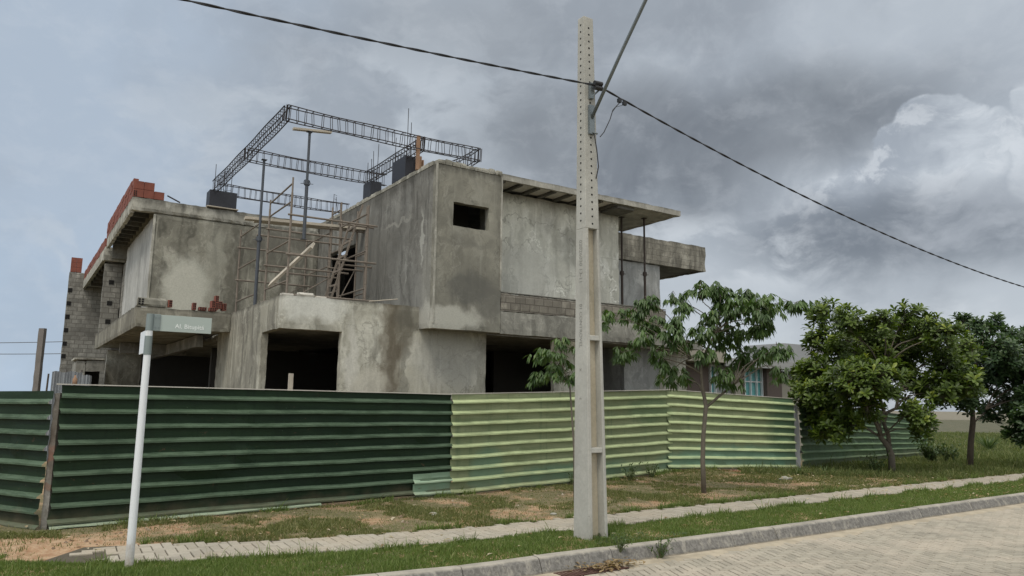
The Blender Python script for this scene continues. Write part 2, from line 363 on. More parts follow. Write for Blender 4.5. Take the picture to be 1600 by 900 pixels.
M['teal'] = fence_mat('pale_teal_paint', (.19, .30, .21), (.26, .36, .26), (.12, .22, .16), .6, (.42, .52, .38))

M['fpost'] = concrete('fence_post_concrete', (.15, .145, .13), (.10, .085, .07), (.24, .23, .21), streak=.3, patches=(((-6.4, 10.7, 1.0), (.3, .3, .10), (.17, .08, .055), .6), ((-6.4, 10.7, .62), (.3, .3, .06), (.17, .09, .06), .5)))
def leaf_mat(name, c_dark, c_light, c_new, gloss=.45):
    m, b, p = newmat(name)
    at = b.node('ShaderNodeAttribute', attribute_name='tint').outputs['Fac']
    col = b.ramp(at, [(0, c_dark), (.72, c_light), (1, c_new)])
    b.put(p.inputs['Base Color'], col); p.inputs['Roughness'].default_value = gloss
    tr = b.node('ShaderNodeBsdfTranslucent'); b.put(tr.inputs[0], b.mix(1.0, col, (1.4, 1.5, .6, 1), 'MULTIPLY'))
    mx = b.node('ShaderNodeMixShader'); mx.inputs[0].default_value = .28
    out = m.node_tree.nodes['Material Output']
    b.l.new(p.outputs[0], mx.inputs[1]); b.l.new(tr.outputs[0], mx.inputs[2]); b.l.new(mx.outputs[0], out.inputs[0])
    return m
M['leafA'] = leaf_mat('drooping_leaf', (.036, .072, .020), (.08, .145, .036), (.15, .21, .06))
M['leafB'] = leaf_mat('glossy_leaf', (.036, .064, .012), (.105, .160, .022), (.25, .29, .04))
M['leafC'] = leaf_mat('dark_leaf', (.026, .055, .020), (.055, .100, .034), (.10, .145, .04))
M['grass'] = leaf_mat('grass_blade', (.07, .115, .022), (.14, .20, .045), (.27, .29, .13), .7)
M['fieldgrass'] = leaf_mat('field_grass_blade', (.06, .085, .022), (.12, .15, .045), (.24, .23, .11), .8)
M['drygrass'] = leaf_mat('dry_grass_blade', (.085, .105, .03), (.16, .175, .06), (.34, .29, .16), .8)
M['litter'] = leaf_mat('dead_leaf', (.20, .13, .06), (.34, .27, .16), (.52, .46, .36), .8)
M['weed'] = leaf_mat('weed_leaf', (.035, .065, .018), (.07, .12, .035), (.12, .16, .06))

# ------------------------------------------------------------------ object helpers
def tag(o, label=None, cat=None, group=None, kind=None):
    if label: o['label'] = label
    if cat: o['category'] = cat
    if group: o['group'] = group
    if kind: o['kind'] = kind
    return o
def empty(name, loc=(0, 0, 0), rz=0.0, label=None, cat=None, group=None):
    o = bpy.data.objects.new(name, None); COL.objects.link(o)
    o.location = loc; o.rotation_euler = (0, 0, rz); o.empty_display_size = .2
    return tag(o, label, cat, group)
class MB:
    def __init__(s): s.v, s.f, s.attr = [], [], {}
    def add(s, vs, fs):
        k = len(s.v); s.v += [tuple(v) for v in vs]; s.f += [tuple(i+k for i in f) for f in fs]
    def box(s, x0, x1, y0, y1, z0, z1):
        s.add([(x0, y0, z0), (x1, y0, z0), (x1, y1, z0), (x0, y1, z0), (x0, y0, z1), (x1, y0, z1), (x1, y1, z1), (x0, y1, z1)],
              [(0, 3, 2, 1), (4, 5, 6, 7), (0, 1, 5, 4), (1, 2, 6, 5), (2, 3, 7, 6), (3, 0, 4, 7)])
    def rough(s, x0, x1, y0, y1, z0, z1, step=.2, chip=.016, wave=.010):
        """box with a gridded skin whose arrises are slightly chipped and faces slightly wavy"""
        lo, hi = (x0, y0, z0), (x1, y1, z1)
        n = [max(1, min(90, round((hi[i]-lo[i])/step))) for i in range(3)]
        ids = {}
        def vid(i, j, k):
            if (i, j, k) in ids: return ids[(i, j, k)]
            q = [lo[0]+(hi[0]-lo[0])*i/n[0], lo[1]+(hi[1]-lo[1])*j/n[1], lo[2]+(hi[2]-lo[2])*k/n[2]]
            e = [i in (0, n[0]), j in (0, n[1]), k in (0, n[2])]
            p3 = Vector(q)
            if sum(e) >= 2:
                c = .25 + abs(noise.noise(p3*3.1+Vector((7, 3, 1))))*2.2
                for ax, idx in enumerate((i, j, k)):
                    if e[ax]: q[ax] += (chip if idx == 0 else -chip)*c*min(1, (hi[ax]-lo[ax])/.15)
            else:
                for ax, idx in enumerate((i, j, k)):
                    if e[ax]: q[ax] += wave*noise.noise(p3*.9+Vector((ax*9, 0, 4)))*min(1, (hi[ax]-lo[ax])/.15)
            ids[(i, j, k)] = len(s.v); s.v.append(tuple(q)); return ids[(i, j, k)]
        for ax in range(3):
            u, v = (ax+1) % 3, (ax+2) % 3
            for side in (0, n[ax]):
                for i in range(n[u]):
                    for j in range(n[v]):
                        q = []
                        for di, dj in ((0, 0), (1, 0), (1, 1), (0, 1)):
                            t = [0, 0, 0]; t[ax] = side; t[u] = i+di; t[v] = j+dj; q.append(vid(*t))
                        s.f.append(tuple(q if side else q[::-1]))
    def pierced(s, axis, w0, w1, u0, u1, z0, z1, holes=(), step=.12, chip=.014, wave=.008):
        """one continuous wall with openings: thickness w0..w1 along axis (0 = a, 1 = b), holes = (u0, u1, z0, z1)"""
        def cuts(lo, hi, extra):
            c = sorted({lo, hi, *[e for e in extra if lo < e < hi]}); o = []
            for p, q in zip(c, c[1:]):
                n = max(1, round((q-p)/step)); o += [p+(q-p)*i/n for i in range(n)]
            return o+[hi]
        U = cuts(u0, u1, [h[i] for h in holes for i in (0, 1)]); Z = cuts(z0, z1, [h[i] for h in holes for i in (2, 3)])
        nu, nz = len(U)-1, len(Z)-1
        solid = [[not any(h[0] < (U[i]+U[i+1])/2 < h[1] and h[2] < (Z[j]+Z[j+1])/2 < h[3] for h in holes) for j in range(nz)] for i in range(nu)]
        ok = lambda i, j: 0 <= i < nu and 0 <= j < nz and solid[i][j]
        ids = {}
        def vid(i, j, k):
            if (i, j, k) in ids: return ids[(i, j, k)]
            u, z, w_ = U[i], Z[j], (w0, w1)[k]
            e = [ok(i-1, j-1), ok(i, j-1), ok(i-1, j), ok(i, j)]
            p3 = Vector((w_, u, z)) if axis == 0 else Vector((u, w_, z))
            if all(e): w_ += wave*noise.noise(p3*.9+Vector((9, 0, 4)))
            else:
                c = chip*(.25+abs(noise.noise(p3*3.1+Vector((7, 3, 1))))*2.2)
                w_ += c*(1 if k == 0 else -1)
                u += chip*noise.noise(p3*4+Vector((1, 5, 2))); z += chip*noise.noise(p3*4+Vector((4, 1, 8)))
            ids[(i, j, k)] = len(s.v); s.v.append((w_, u, z) if axis == 0 else (u, w_, z)); return ids[(i, j, k)]
        flip = (axis == 1)
        def face(q): s.f.append(tuple(q[::-1] if flip else q))
        for i in range(nu):
            for j in range(nz):
                if not solid[i][j]: continue
                face([vid(i, j, 0), vid(i, j+1, 0), vid(i+1, j+1, 0), vid(i+1, j, 0)])
                face([vid(i, j, 1), vid(i+1, j, 1), vid(i+1, j+1, 1), vid(i, j+1, 1)])
                if not ok(i-1, j): face([vid(i, j, 0), vid(i, j, 1), vid(i, j+1, 1), vid(i, j+1, 0)])
                if not ok(i+1, j): face([vid(i+1, j, 0), vid(i+1, j+1, 0), vid(i+1, j+1, 1), vid(i+1, j, 1)])
                if not ok(i, j-1): face([vid(i, j, 0), vid(i+1, j, 0), vid(i+1, j, 1), vid(i, j, 1)])
                if not ok(i, j+1): face([vid(i, j+1, 0), vid(i, j+1, 1), vid(i+1, j+1, 1), vid(i+1, j+1, 0)])
    def tube(s, a, b, r0, r1=None, n=8, caps=True):
        a, b = Vector(a), Vector(b); r1 = r0 if r1 is None else r1
        d = (b-a); 
        if d.length < 1e-6: return
        d.normalize(); u = d.orthogonal().normalized(); v = d.cross(u)
        vs = []
        for p, r in ((a, r0), (b, r1)):
            for i in range(n):
                t = 2*math.pi*i/n; vs.append(p+u*math.cos(t)*r+v*math.sin(t)*r)
        fs = [(i, (i+1) % n, n+(i+1) % n, n+i) for i in range(n)]
        if caps: fs += [tuple(range(n))[::-1], tuple(range(n, 2*n))]
        s.add(vs, fs)
    def path(s, pts, rads, n=8):
        pts = [Vector(p) for p in pts]; k0 = len(s.v); u = None
        for i, p in enumerate(pts):
            d = (pts[min(i+1, len(pts)-1)]-pts[max(i-1, 0)]).normalized()
            if u is None: u = d.orthogonal().normalized()
            u = (u-d*u.dot(d)).normalized(); v = d.cross(u)
            r = rads[i] if hasattr(rads, '__len__') else rads
            for j in range(n):
                t = 2*math.pi*j/n; s.v.append(tuple(p+u*math.cos(t)*r+v*math.sin(t)*r))
        for i in range(len(pts)-1):
            for j in range(n):
                a = k0+i*n+j; b = k0+i*n+(j+1) % n
                s.f.append((a, b, b+n, a+n))
        s.f.append(tuple(range(k0, k0+n))[::-1]); e = k0+(len(pts)-1)*n; s.f.append(tuple(range(e, e+n)))
    def obox(s, c, dx, dy, dz):
        """oriented box: centre and three half-axis vectors"""
        c, dx, dy, dz = map(Vector, (c, dx, dy, dz))
        vs = [c+dx*i+dy*j+dz*k for k in (-1, 1) for i, j in ((-1, -1), (1, -1), (1, 1), (-1, 1))]
        s.add(vs, [(0, 3, 2, 1), (4, 5, 6, 7), (0, 1, 5, 4), (1, 2, 6, 5), (2, 3, 7, 6), (3, 0, 4, 7)])
    def plank(s, a, b, wd, th, side=None):
        a, b = Vector(a), Vector(b); d = b-a; h = d*.5; d = d.normalized()
        sd_ = Vector(side) if side is not None else d.cross(Vector((0, 0, 1)))
        sd_ = (sd_-d*sd_.dot(d)).normalized(); n_ = d.cross(sd_).normalized()
        s.obox((a+b)/2, h, sd_*wd/2, n_*th/2)
    def build(s, name, mat, parent=None, smooth=False, bevel=0):
        me = bpy.data.meshes.new(name); me.from_pydata(s.v, [], s.f); me.update()
        for k, arr in s.attr.items():
            a = me.attributes.new(k, 'FLOAT', 'POINT'); a.data.foreach_set('value', arr)
        if smooth: me.polygons.foreach_set('use_smooth', [True]*len(me.polygons))
        me.materials.append(M[mat] if isinstance(mat, str) else mat)
        o = bpy.data.objects.new(name, me); COL.objects.link(o)
        if parent: o.parent = parent
        if bevel:
            md = o.modifiers.new('bevel', 'BEVEL'); md.width = bevel; md.segments = 2; md.limit_method = 'ANGLE'
        return o
def sheet_text(txt, size, name, mat, parent, matrix, ext=.002):
    cu = bpy.data.curves.new('lettering', 'FONT'); cu.body = txt; cu.size = size; cu.extrude = ext; cu.resolution_u = 3; cu.offset = .0006 if size < .08 else 0
    t = bpy.data.objects.new('tmp_text', cu); COL.objects.link(t)
    dg = bpy.context.evaluated_depsgraph_get(); me = bpy.data.meshes.new_from_object(t.evaluated_get(dg))
    bpy.data.objects.remove(t); me.name = name
    me.materials.clear(); me.materials.append(M[mat])
    me.transform(matrix)
    o = bpy.data.objects.new(name, me); COL.objects.link(o); o.parent = parent
    return o

# ------------------------------------------------------------------ ground, road, pavement
def interp(poly, step):
    out = []
    for a, b in zip(poly, poly[1:]):
        a, b = Vector(a), Vector(b); n = max(1, round((b-a).length/step))
        out += [a+(b-a)*i/n for i in range(n)]
    return out+[Vector(poly[-1])]
def smooth(poly, it=2):
    p = [Vector(q) for q in poly]
    for _ in range(it):
        q = [p[0]]
        for a, b in zip(p, p[1:]): q += [a*.75+b*.25, a*.25+b*.75]
        p = q+[p[-1]]
    return p
TA = Vector((.8165, .5774))                      # far street direction
KERB = smooth([(-14, 4.3), (-9, 5.7), (-5, 6.8), (-2.6, 7.58), (-.65, 8.51), (.42, 9.29), (1.25, 9.85), (2.64, 10.75), (5.2, 12.54), (7.74, 14.36), (11.09, 16.7)])
KERB = KERB[:-1] + [Vector((11.09, 16.7))+TA*t for t in (0, 8, 20, 60, 200)]
SWU = smooth([(-5.7, 9.40), (-5.0, 9.68), (-4.2, 9.90), (-3.4, 10.08), (-2.5, 10.4), (-.88, 11.21), (.54, 12.1), (1.65, 12.95), (5.11, 15.33), (9.05, 18.12), (14.79, 22.17)])
SWL = smooth([(-5.7, 8.72), (-5.0, 8.66), (-4.3, 8.70), (-3.3, 8.93), (-2.25, 9.33), (-1.17, 9.87), (.04, 10.72), (1.47, 11.62), (3.28, 12.95), (4.8, 14.0), (8.24, 16.5), (13.19, 19.9)])
SWU += [SWU[-1]+TA*t for t in (15, 60)]; SWL += [SWL[-1]+TA*t for t in (15, 60)]
def yat(poly, x):
    for a, b in zip(poly, poly[1:]):
        if a.x <= x <= b.x: return a.y+(b.y-a.y)*(x-a.x)/max(1e-6, b.x-a.x)
    return None
FENCE = [(-12.5, 13.9), (-7.4, 11.22), (-6.39, 10.69), (-1.2, 15.2), (4.24, 20.36), (8.25, 22.28), (17.95, 33.0)]
FV = [Vector(q) for q in FENCE]
def terr(x, y):
    z = -.0235*max(0, min(y-22, 14))
    if x > 3.5: z += .10*math.exp(-((x-5.5)**2/6+(y-20.6)**2/1.2))
    return z
def gz(x, y):
    z = terr(x, y)
    yu, yl, yk = yat(SWU, x), yat(SWL, x), yat(KERB, x)
    n = noise.noise(Vector((x*1.3, y*1.3, 0)))*.03+noise.noise(Vector((x*5, y*5, 3)))*.012
    k = 1.0
    if yu is not None and yl is not None:
        d = max(yl-y, y-yu)
        if d < 0: return z-.03
        k = min(1, d/.5)
    if yk is not None: k *= min(1, max(0, (y-yk)/.5))
    return z+(n+.012)*k
N2 = Vector((-TA.y, TA.x))
kp = interp(KERB, .35)[:]
kp = [Vector((-14, 4.3))-TA*t for t in (400, 100, 30, 10)] + [q for q in kp if q.x < 30] + [KERB[-1], KERB[-1]+TA*300]
offs = [-600, -100, -30, -10, -4, -1, -.06, .02]
o_ = .02
while o_ < 16: o_ += .16; offs.append(o_)
offs += [18, 21, 25, 32, 45, 70, 120, 250, 700, 1500]
g = MB(); nO = len(offs)
for q in kp:
    for o2 in offs:
        p = q+N2*o2
        g.v.append((p.x, p.y, -.32 if o2 < 0 else gz(p.x, p.y)))
for i in range(len(kp)-1):
    for j in range(nO-1):
        a = i*nO+j; g.f.append((a, a+nO, a+nO+1, a+1))
m, b, p = newmat('soil_and_turf'); c = objc(b)
f1 = b.noise(c, .9, 6, .6); f2 = b.noise(c, 6, 6, .7); f3 = b.noise(c, 40, 5, .7)
soil = b.mix(b.sstep(f2, .35, .65), (.30, .175, .095), (.42, .30, .19))
soil = b.mix(b.m('MULTIPLY', b.sstep(f3, .55, .7), .6), soil, (.42, .36, .28))
turf = b.mix(b.sstep(f2, .3, .7), (.11, .10, .045), (.22, .17, .10))
turf = b.mix(b.sstep(f3, .45, .65), turf, (.09, .11, .035))
px_, py_, pz_ = b.sep(c)
far = b.sstep(py_, 22, 30)
turf = b.mix(far, turf, b.mix(b.sstep(b.m('ADD', b.m('MULTIPLY', f1, .5), b.m('MULTIPLY', f2, .5)), .42, .58), (.055, .062, .028), (.11, .10, .06)))
fac = b.m('MAXIMUM', b.sstep(b.m('ADD', f1, b.m('MULTIPLY', f2, .25)), .50, .68), far)
md = b.node('ShaderNodeVectorMath', operation='LENGTH'); b.put(md.inputs[0], b.vm('DIVIDE', b.vm('SUBTRACT', b.vm('ADD', c, b.vm('SCALE', b.ncol(c, 2.5, 5), sc=.9)), (6.7, 21.5, .45)), (2.3, .75, 2)))
md2 = b.node('ShaderNodeVectorMath', operation='LENGTH'); b.put(md2.inputs[0], b.vm('DIVIDE', b.vm('SUBTRACT', b.vm('ADD', c, b.vm('SCALE', b.ncol(c, 2.5, 5), sc=.9)), (-5.2, 9.9, .45)), (2.2, .8, 2)))
mm = b.m('MAXIMUM', b.sstep(md.outputs['Value'], 1.1, .8), b.sstep(md2.outputs['Value'], 1.1, .7))
soil = b.mix(b.sstep(md.outputs['Value'], 1.2, .8), soil, b.mix(b.sstep(f2, .4, .6), (.16, .065, .035), (.26, .12, .07)))
gcol = b.mix(b.m('MULTIPLY', fac, b.m('SUBTRACT', 1.0, mm)), soil, turf)
b.put(p.inputs['Base Color'], gcol); p.inputs['Roughness'].default_value = .95
bump(b, p, b.m('ADD', f2, b.m('MULTIPLY', f3, .5)), .8, .03)
tag(g.build('ground', m, smooth=True), kind='structure')

# paving stones laid in a herringbone, each a real slab with bevelled rim
def paver_mat(name, c1, c2, sand, sandamt):
    m, b, p = newmat(name); c = objc(b)
    t = b.node('ShaderNodeAttribute', attribute_name='tint').outputs['Fac']
    f = b.noise(c, 1.1, 6, .6); f2 = b.noise(c, 30, 5, .7)
    col = b.mix(t, c1, c2)
    col = b.mix(b.m('MULTIPLY', b.sstep(f, .42, .66), sandamt), col, sand)
    col = b.mix(b.m('MULTIPLY', b.sstep(b.noise(c, .5, 6), .52, .7), .35), col, tuple(x*.6 for x in c1))
    col = b.mix(b.m('MULTIPLY', b.sstep(f2, .45, .7), .25), col, tuple(x*.5 for x in c1))
    b.put(p.inputs['Base Color'], col); p.inputs['Roughness'].default_value = .9
    bump(b, p, f2, .3, .005)
    return m
M['pave'] = paver_mat('pavement_stone', (.30, .275, .225), (.38, .35, .29), (.38, .32, .24), .45)
M['roadst'] = paver_mat('road_stone', (.26, .24, .195), (.36, .332, .27), (.42, .37, .30), .7)
M['joint'] = plain('joint_sand', (.075, .065, .045), .95, var=.35, scale=3)
M['roadjoint'] = plain('road_joint_sand', (.13, .115, .09), .95, var=.4, scale=3)
def herring(pts_in, L, Wd, ang, zf, gap, bounds, origin, hgt=.02):
    mb = MB(); tint = []
    ca, sa = math.cos(ang), math.sin(ang)
    def slab(cx, cy, lx, ly):
        wx, wy = origin[0]+cx*ca-cy*sa, origin[1]+cx*sa+cy*ca
        if not pts_in(wx, wy): return
        t = random.random(); k = len(mb.v); z0 = zf(wx, wy)
        dz = random.uniform(-.003, .003); tx, ty = random.uniform(-.006, .006), random.uniform(-.006, .006)
        for ins, zz in ((gap, -hgt), (gap, -.006), (gap+.006, 0.0)):
            for sx, sy in ((-1, -1), (1, -1), (1, 1), (-1, 1)):
                lx_, ly_ = sx*(lx/2-ins), sy*(ly/2-ins)
                X, Y = cx+lx_, cy+ly_
                mb.v.append((origin[0]+X*ca-Y*sa, origin[1]+X*sa+Y*ca, z0+zz+dz+lx_*tx+ly_*ty)); tint.append(t)
        for r_ in (0, 4):
            for i in range(4):
                j = (i+1) % 4; mb.f.append((k+r_+i, k+r_+j, k+r_+4+j, k+r_+4+i))
        mb.f.append((k+8, k+9, k+10, k+11))
    n0, n1, m0, m1 = bounds
    for i in range(n0, n1):
        for j in range(m0, m1):
            # herringbone: pairs of one horizontal and one vertical slab stepping diagonally
            x = i*Wd+j*2*L*0 + j*L*1.0; y = i*Wd - j*L
            slab(x+L/2, y+Wd/2, L, Wd)
            slab(x+L+Wd/2, y+Wd-L/2+0, Wd, L) if False else slab(x-Wd/2+0, y+L/2, Wd, L)
    mb.attr['tint'] = tint
    return mb
def in_walk(x, y):
    yu, yl = yat(SWU, x), yat(SWL, x)
    if yu is None or yl is None or x > 26: return False
    e = noise.noise(Vector((x*2, y*2, 9)))*.06
    if x < -4.3 and noise.noise(Vector((x*2.2, y*2.2, 5))) > (.35-(-4.3-x)*.6): return False
    return yl+.04+e < y < yu-.04+e
wk = herring(in_walk, .25, .125, R(30), lambda x, y: .018+terr(x, y), .0065, (-120, 260, -90, 90), (-1, 10.5))
tag(wk.build('pavement', 'pave'), kind='structure')
sj = MB(); xs = [(-5.2+i*.3) for i in range(260)]
for x in xs:
    if yat(SWU, x) is None or yat(SWL, x) is None: continue
    a_, b_ = yat(SWL, x), yat(SWU, x)
    for yy in (a_, b_): sj.v.append((x, yy, .000+terr(x, yy)))
for i in range(len(sj.v)//2-1): sj.f.append((2*i, 2*i+2, 2*i+3, 2*i+1))
tag(sj.build('pavement_bed', 'joint'), kind='structure')

def kerb_d(x, y):
    best = 9e9
    for a, b_ in zip(KERB, KERB[1:]):
        ab = b_-a; t = max(0, min(1, (Vector((x, y))-a).dot(ab)/ab.length_squared)); q = a+ab*t
        d = Vector((x, y))-q
        if d.length < abs(best): best = d.length*(1 if ab.x*d.y-ab.y*d.x > 0 else -1)
    return best
def in_road(x, y):
    if y < 5 or y > 30 or abs(x) > .75*y+2: return False
    d = kerb_d(x, y)
    return -14 < d < -.42+noise.noise(Vector((x*1.2, y*1.2, 2)))*.10
rd = herring(in_road, .20, .10, R(10), lambda x, y: -.124+noise.noise(Vector((x*.5, y*.5, 1)))*.006, .008, (-170, 330, -130, 130), (4, 9))
tag(rd.build('road_paving', 'roadst'), kind='structure')
kr = [Vector((-14, 4.3))-TA*t for t in (300, 60, 10)] + [q for q in interp(KERB, .5) if q.x < 40] + [KERB[-1]]
def road_sheet(ro, z, name, mat):
    rj = MB()
    for q in kr:
        for k, o2 in enumerate(ro): p = q+N2*o2; rj.v.append((p.x, p.y, z[k]))
    for i in range(len(kr)-1):
        for j in range(len(ro)-1):
            a = i*len(ro)+j; rj.f.append((a, a+len(ro), a+len(ro)+1, a+1))
    tag(rj.build(name, mat), kind='structure')
m, b, p = newmat('road_sand'); c = objc(b)
f2 = b.noise(c, 4, 6, .6)
b.put(p.inputs['Base Color'], b.mix(b.sstep(f2, .35, .65), (.30, .26, .195), (.40, .35, .265)))
p.inputs['Roughness'].default_value = .95; bump(b, p, b.noise(c, 20, 5), .4, .01)
road_sheet([-14, -8, -3, -1, -.5], [-.141]*5, 'road', 'roadjoint')
road_sheet([-.62, -.5, -.36, -.22], [-.139, -.134, -.122, -.118], 'gutter', m)

# kerb: precast pieces with joints, rounded nose
kb = MB()
prof = [(.02, -.05), (.02, .035), (-.012, .048), (-.10, .048), (-.128, .040), (-.148, .018), (-.20, -.10), (-.21, -.16)]
kpts = interp([q for q in KERB if q.x < 45], .25)
seg = []
cur = 0
for i in range(len(kpts)-1):
    seg.append(i)
acc = 0
i = 0
while i < len(kpts)-1:
    j = min(i+4, len(kpts)-1)
    d0 = (kpts[j]-kpts[i]).normalized(); rows = []
    jog = random.uniform(-.008, .008); jz = random.uniform(-.005, .005)
    for k in range(i, j+1):
        q = kpts[k]; t_ = (kpts[min(k+1, len(kpts)-1)]-kpts[max(k-1, 0)]).normalized()
        if k == i: q = q+t_*.006
        if k == j: q = q-t_*.006
        n_ = Vector((-t_.y, t_.x)); row = []
        for (o2, z) in prof:
            ww = noise.noise(Vector((q.x*4, q.y*4, o2*9)))*.006
            p_ = q+n_*(o2+jog+ww); row.append(len(kb.v)); kb.v.append((p_.x, p_.y, z+jz+ww*.6))
        rows.append(row)
    for r0, r1 in zip(rows, rows[1:]):
        for u in range(len(prof)-1): kb.f.append((r0[u], r0[u+1], r1[u+1], r1[u]))
    kb.f.append(tuple(rows[0])); kb.f.append(tuple(rows[-1][::-1]))
    i = j
m, b, p = newmat('kerb_concrete'); c = objc(b)
x_, y_, z_ = b.sep(c)
f1 = b.noise(c, 2.5, 7, .65); f2 = b.noise(c, 22, 5, .7)
col = b.mix(b.sstep(f1, .35, .65), (.25, .235, .20), (.36, .335, .285))
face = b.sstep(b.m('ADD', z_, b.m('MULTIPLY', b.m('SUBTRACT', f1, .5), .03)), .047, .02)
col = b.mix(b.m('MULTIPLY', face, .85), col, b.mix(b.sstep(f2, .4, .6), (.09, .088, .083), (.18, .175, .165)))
spl = b.sstep(b.noise(b.vm('MULTIPLY', c, (7, 7, 2)), 1.0, 7, .75), .54, .60)
col = b.mix(b.m('MULTIPLY', spl, .5), col, (.36, .34, .29))
foot = b.sstep(b.m('ADD', z_, b.m('MULTIPLY', b.m('SUBTRACT', f1, .5), .06)), -.095, -.125)
col = b.mix(b.m('MULTIPLY', foot, .8), col, (.36, .31, .235))
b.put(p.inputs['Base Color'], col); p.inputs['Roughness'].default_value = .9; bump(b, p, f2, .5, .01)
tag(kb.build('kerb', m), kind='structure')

# ------------------------------------------------------------------ the unfinished house (local frame: a along the street, b away from it)
HZ = math.atan2(DA.y, DA.x)
house = empty('unfinished_house', HO, HZ, 'two storey unfinished house of bare stained grey concrete behind the green fence', 'house')
def part(name, mat, boxes, parent=None, step=.2, chip=.016, wave=.010):
    mb = MB()
    for q in boxes: mb.rough(*q, step=step, chip=chip, wave=wave)
    return mb.build(name, mat, parent or house)
E_ = .003
# main upper volume
def wallh(name, mat, *args, **k):
    mb = MB(); mb.pierced(*args, **k); return mb.build(name, mat, house)
wallh('side_wall', 'side', 0, 0, .2, .2, 8.78, 3.60, 7.695, [(5.19, 7.67, 3.95, 6.55)])
wallh('front_frame_wall', 'frame', 1, 0, .2, 0, 1.92, 3.58, 7.685, [(.49, 1.53, 6.17, 6.78)])
part('return_wall', 'frame', [(1.78, 1.925, .2, .9, 3.9, 7.77)])
part('corner_bead', 'slab', [(-.012, .03, -.014, .03, 3.7, 7.75), (1.885, 1.935, -.012, .03, 4.66, 7.75)], step=.09, chip=.008)
wf = MB()
for i in range(9):                                     # loose mortar cap and chipped blocks along the top of the frame
    a0 = .02+i*.213
    wf.rough(a0, a0+.207, -.008+random.uniform(-.004, .004), .205, 7.69, 7.80+random.uniform(.0, .05), step=.06, chip=.016)
for i in range(36):
    b0 = .23+i*.232
    wf.rough(-.007, .204, b0, b0+.230, 7.70, 7.80+random.uniform(.0, .03), step=.08, chip=.012)
wf.build('coping', M['coping'], house)
part('recessed_wall', 'pale', [(1.93, 6.75, .9, 1.1, 3.9, 7.595)], step=.15)
part('recessed_wall', 'palegrey', [(6.75, 10.4, 2.86, 3.05, 3.7, 6.68), (6.6, 6.747, 1.1, 2.86, 3.9, 7.595)], step=.25)
part('ledge', 'band', [(1.925, 7.81, .0, .16, 3.55, 4.14), (7.65, 7.81, .16, 2.85, 3.55, 4.4), (1.925, 7.81, .004, .156, 4.62, 4.645)], step=.15)
part('brick_strip', 'hollow', [(1.93, 7.81, .012, .15, 4.141, 4.619)], step=.1, chip=.02, wave=.02)
part('floor_slab', 'raw', [(.2, 7.65, .16, .755, 3.60, 3.9), (.2, 10.4, .96, 12, 3.60, 3.9)], step=.5)
# roof slab / canopy with ribbed underside over the recess
part('canopy', 'canopy', [(1.93, 8.5, 0, .10, 7.60, 7.775), (6.35, 8.38, .10, 2.7, 7.605, 7.77), (8.38, 8.5, .10, 2.71, 7.60, 7.772)], step=.2, chip=.010)
part('roof_slab', 'raw', [(.2, 6.35, .205, 12, 7.70, 7.76), (6.35, 8.4, 2.705, 12, 7.60, 7.76)], step=.6)
jm = MB(); fm = MB()
a0 = 2.0
while a0 < 6.0:
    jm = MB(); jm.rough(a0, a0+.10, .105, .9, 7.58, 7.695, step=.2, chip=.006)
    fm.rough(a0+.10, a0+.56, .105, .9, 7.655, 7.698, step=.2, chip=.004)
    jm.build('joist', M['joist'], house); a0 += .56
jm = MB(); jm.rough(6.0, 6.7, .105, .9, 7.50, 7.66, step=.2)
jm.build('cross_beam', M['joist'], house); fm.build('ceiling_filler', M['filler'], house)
# cantilevered beam behind
part('cantilever_beam', 'beam', [(7.0, 12.64, 2.75, 2.9, 6.68, 7.62), (12.49, 12.64, 2.9, 7.5, 6.68, 7.62)], step=.15, chip=.02)
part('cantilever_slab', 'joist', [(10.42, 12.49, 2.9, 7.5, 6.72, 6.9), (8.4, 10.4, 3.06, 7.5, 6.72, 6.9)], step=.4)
part('back_wall', 'raw', [(.2, 10.2, 11.8, 12, 0, 7.5), (10.2, 10.4, 3.06, 12, 0, 6.68)], step=.8)
# lower block
wallh('lower_wall', 'lower', 1, .76, .95, -3.43, 1.98, 0, 4.17, [(-3.6, -1.98, -1, 3.42)])
wallh('flank_wall', 'flank', 0, -3.43, -3.25, .952, 6.85, 0, 4.17, [(.9, 2.25, -1, 3.42)])
part('lower_roof_slab', 'raw', [(-3.25, -.003, .95, 8.54, 3.45, 3.78)], step=.5)
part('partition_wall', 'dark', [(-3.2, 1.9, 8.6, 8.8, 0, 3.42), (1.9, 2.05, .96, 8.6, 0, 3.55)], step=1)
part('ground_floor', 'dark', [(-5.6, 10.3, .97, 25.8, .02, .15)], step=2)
part('pillar', 'lower', [(4.3, 5.5, .9, 1.1, 0, 3.595)], step=.2)
part('grey_wall', 'palegrey', [(7.62, 9.15, 1.7, 1.9, 0, 3.595), (7.62, 7.8, 1.9, 3.2, 0, 3.595)], step=.2)
part('end_wall', 'lower', [(9.15, 10.4, 1.72, 1.9, 0, 3.595)], step=.2)
part('inner_lintel', 'nwall', [(6.5, 9.6, 4.0, 4.15, 2.9, 3.46)], step=.4)
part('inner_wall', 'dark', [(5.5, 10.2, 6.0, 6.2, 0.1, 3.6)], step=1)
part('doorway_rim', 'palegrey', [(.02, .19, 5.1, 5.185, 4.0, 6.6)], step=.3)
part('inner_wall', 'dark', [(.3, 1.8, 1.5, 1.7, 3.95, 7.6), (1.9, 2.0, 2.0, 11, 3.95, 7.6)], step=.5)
part('low_partition', 'palegrey', [(.5, .62, 5.3, 5.75, 3.95, 5.1)], step=.2)
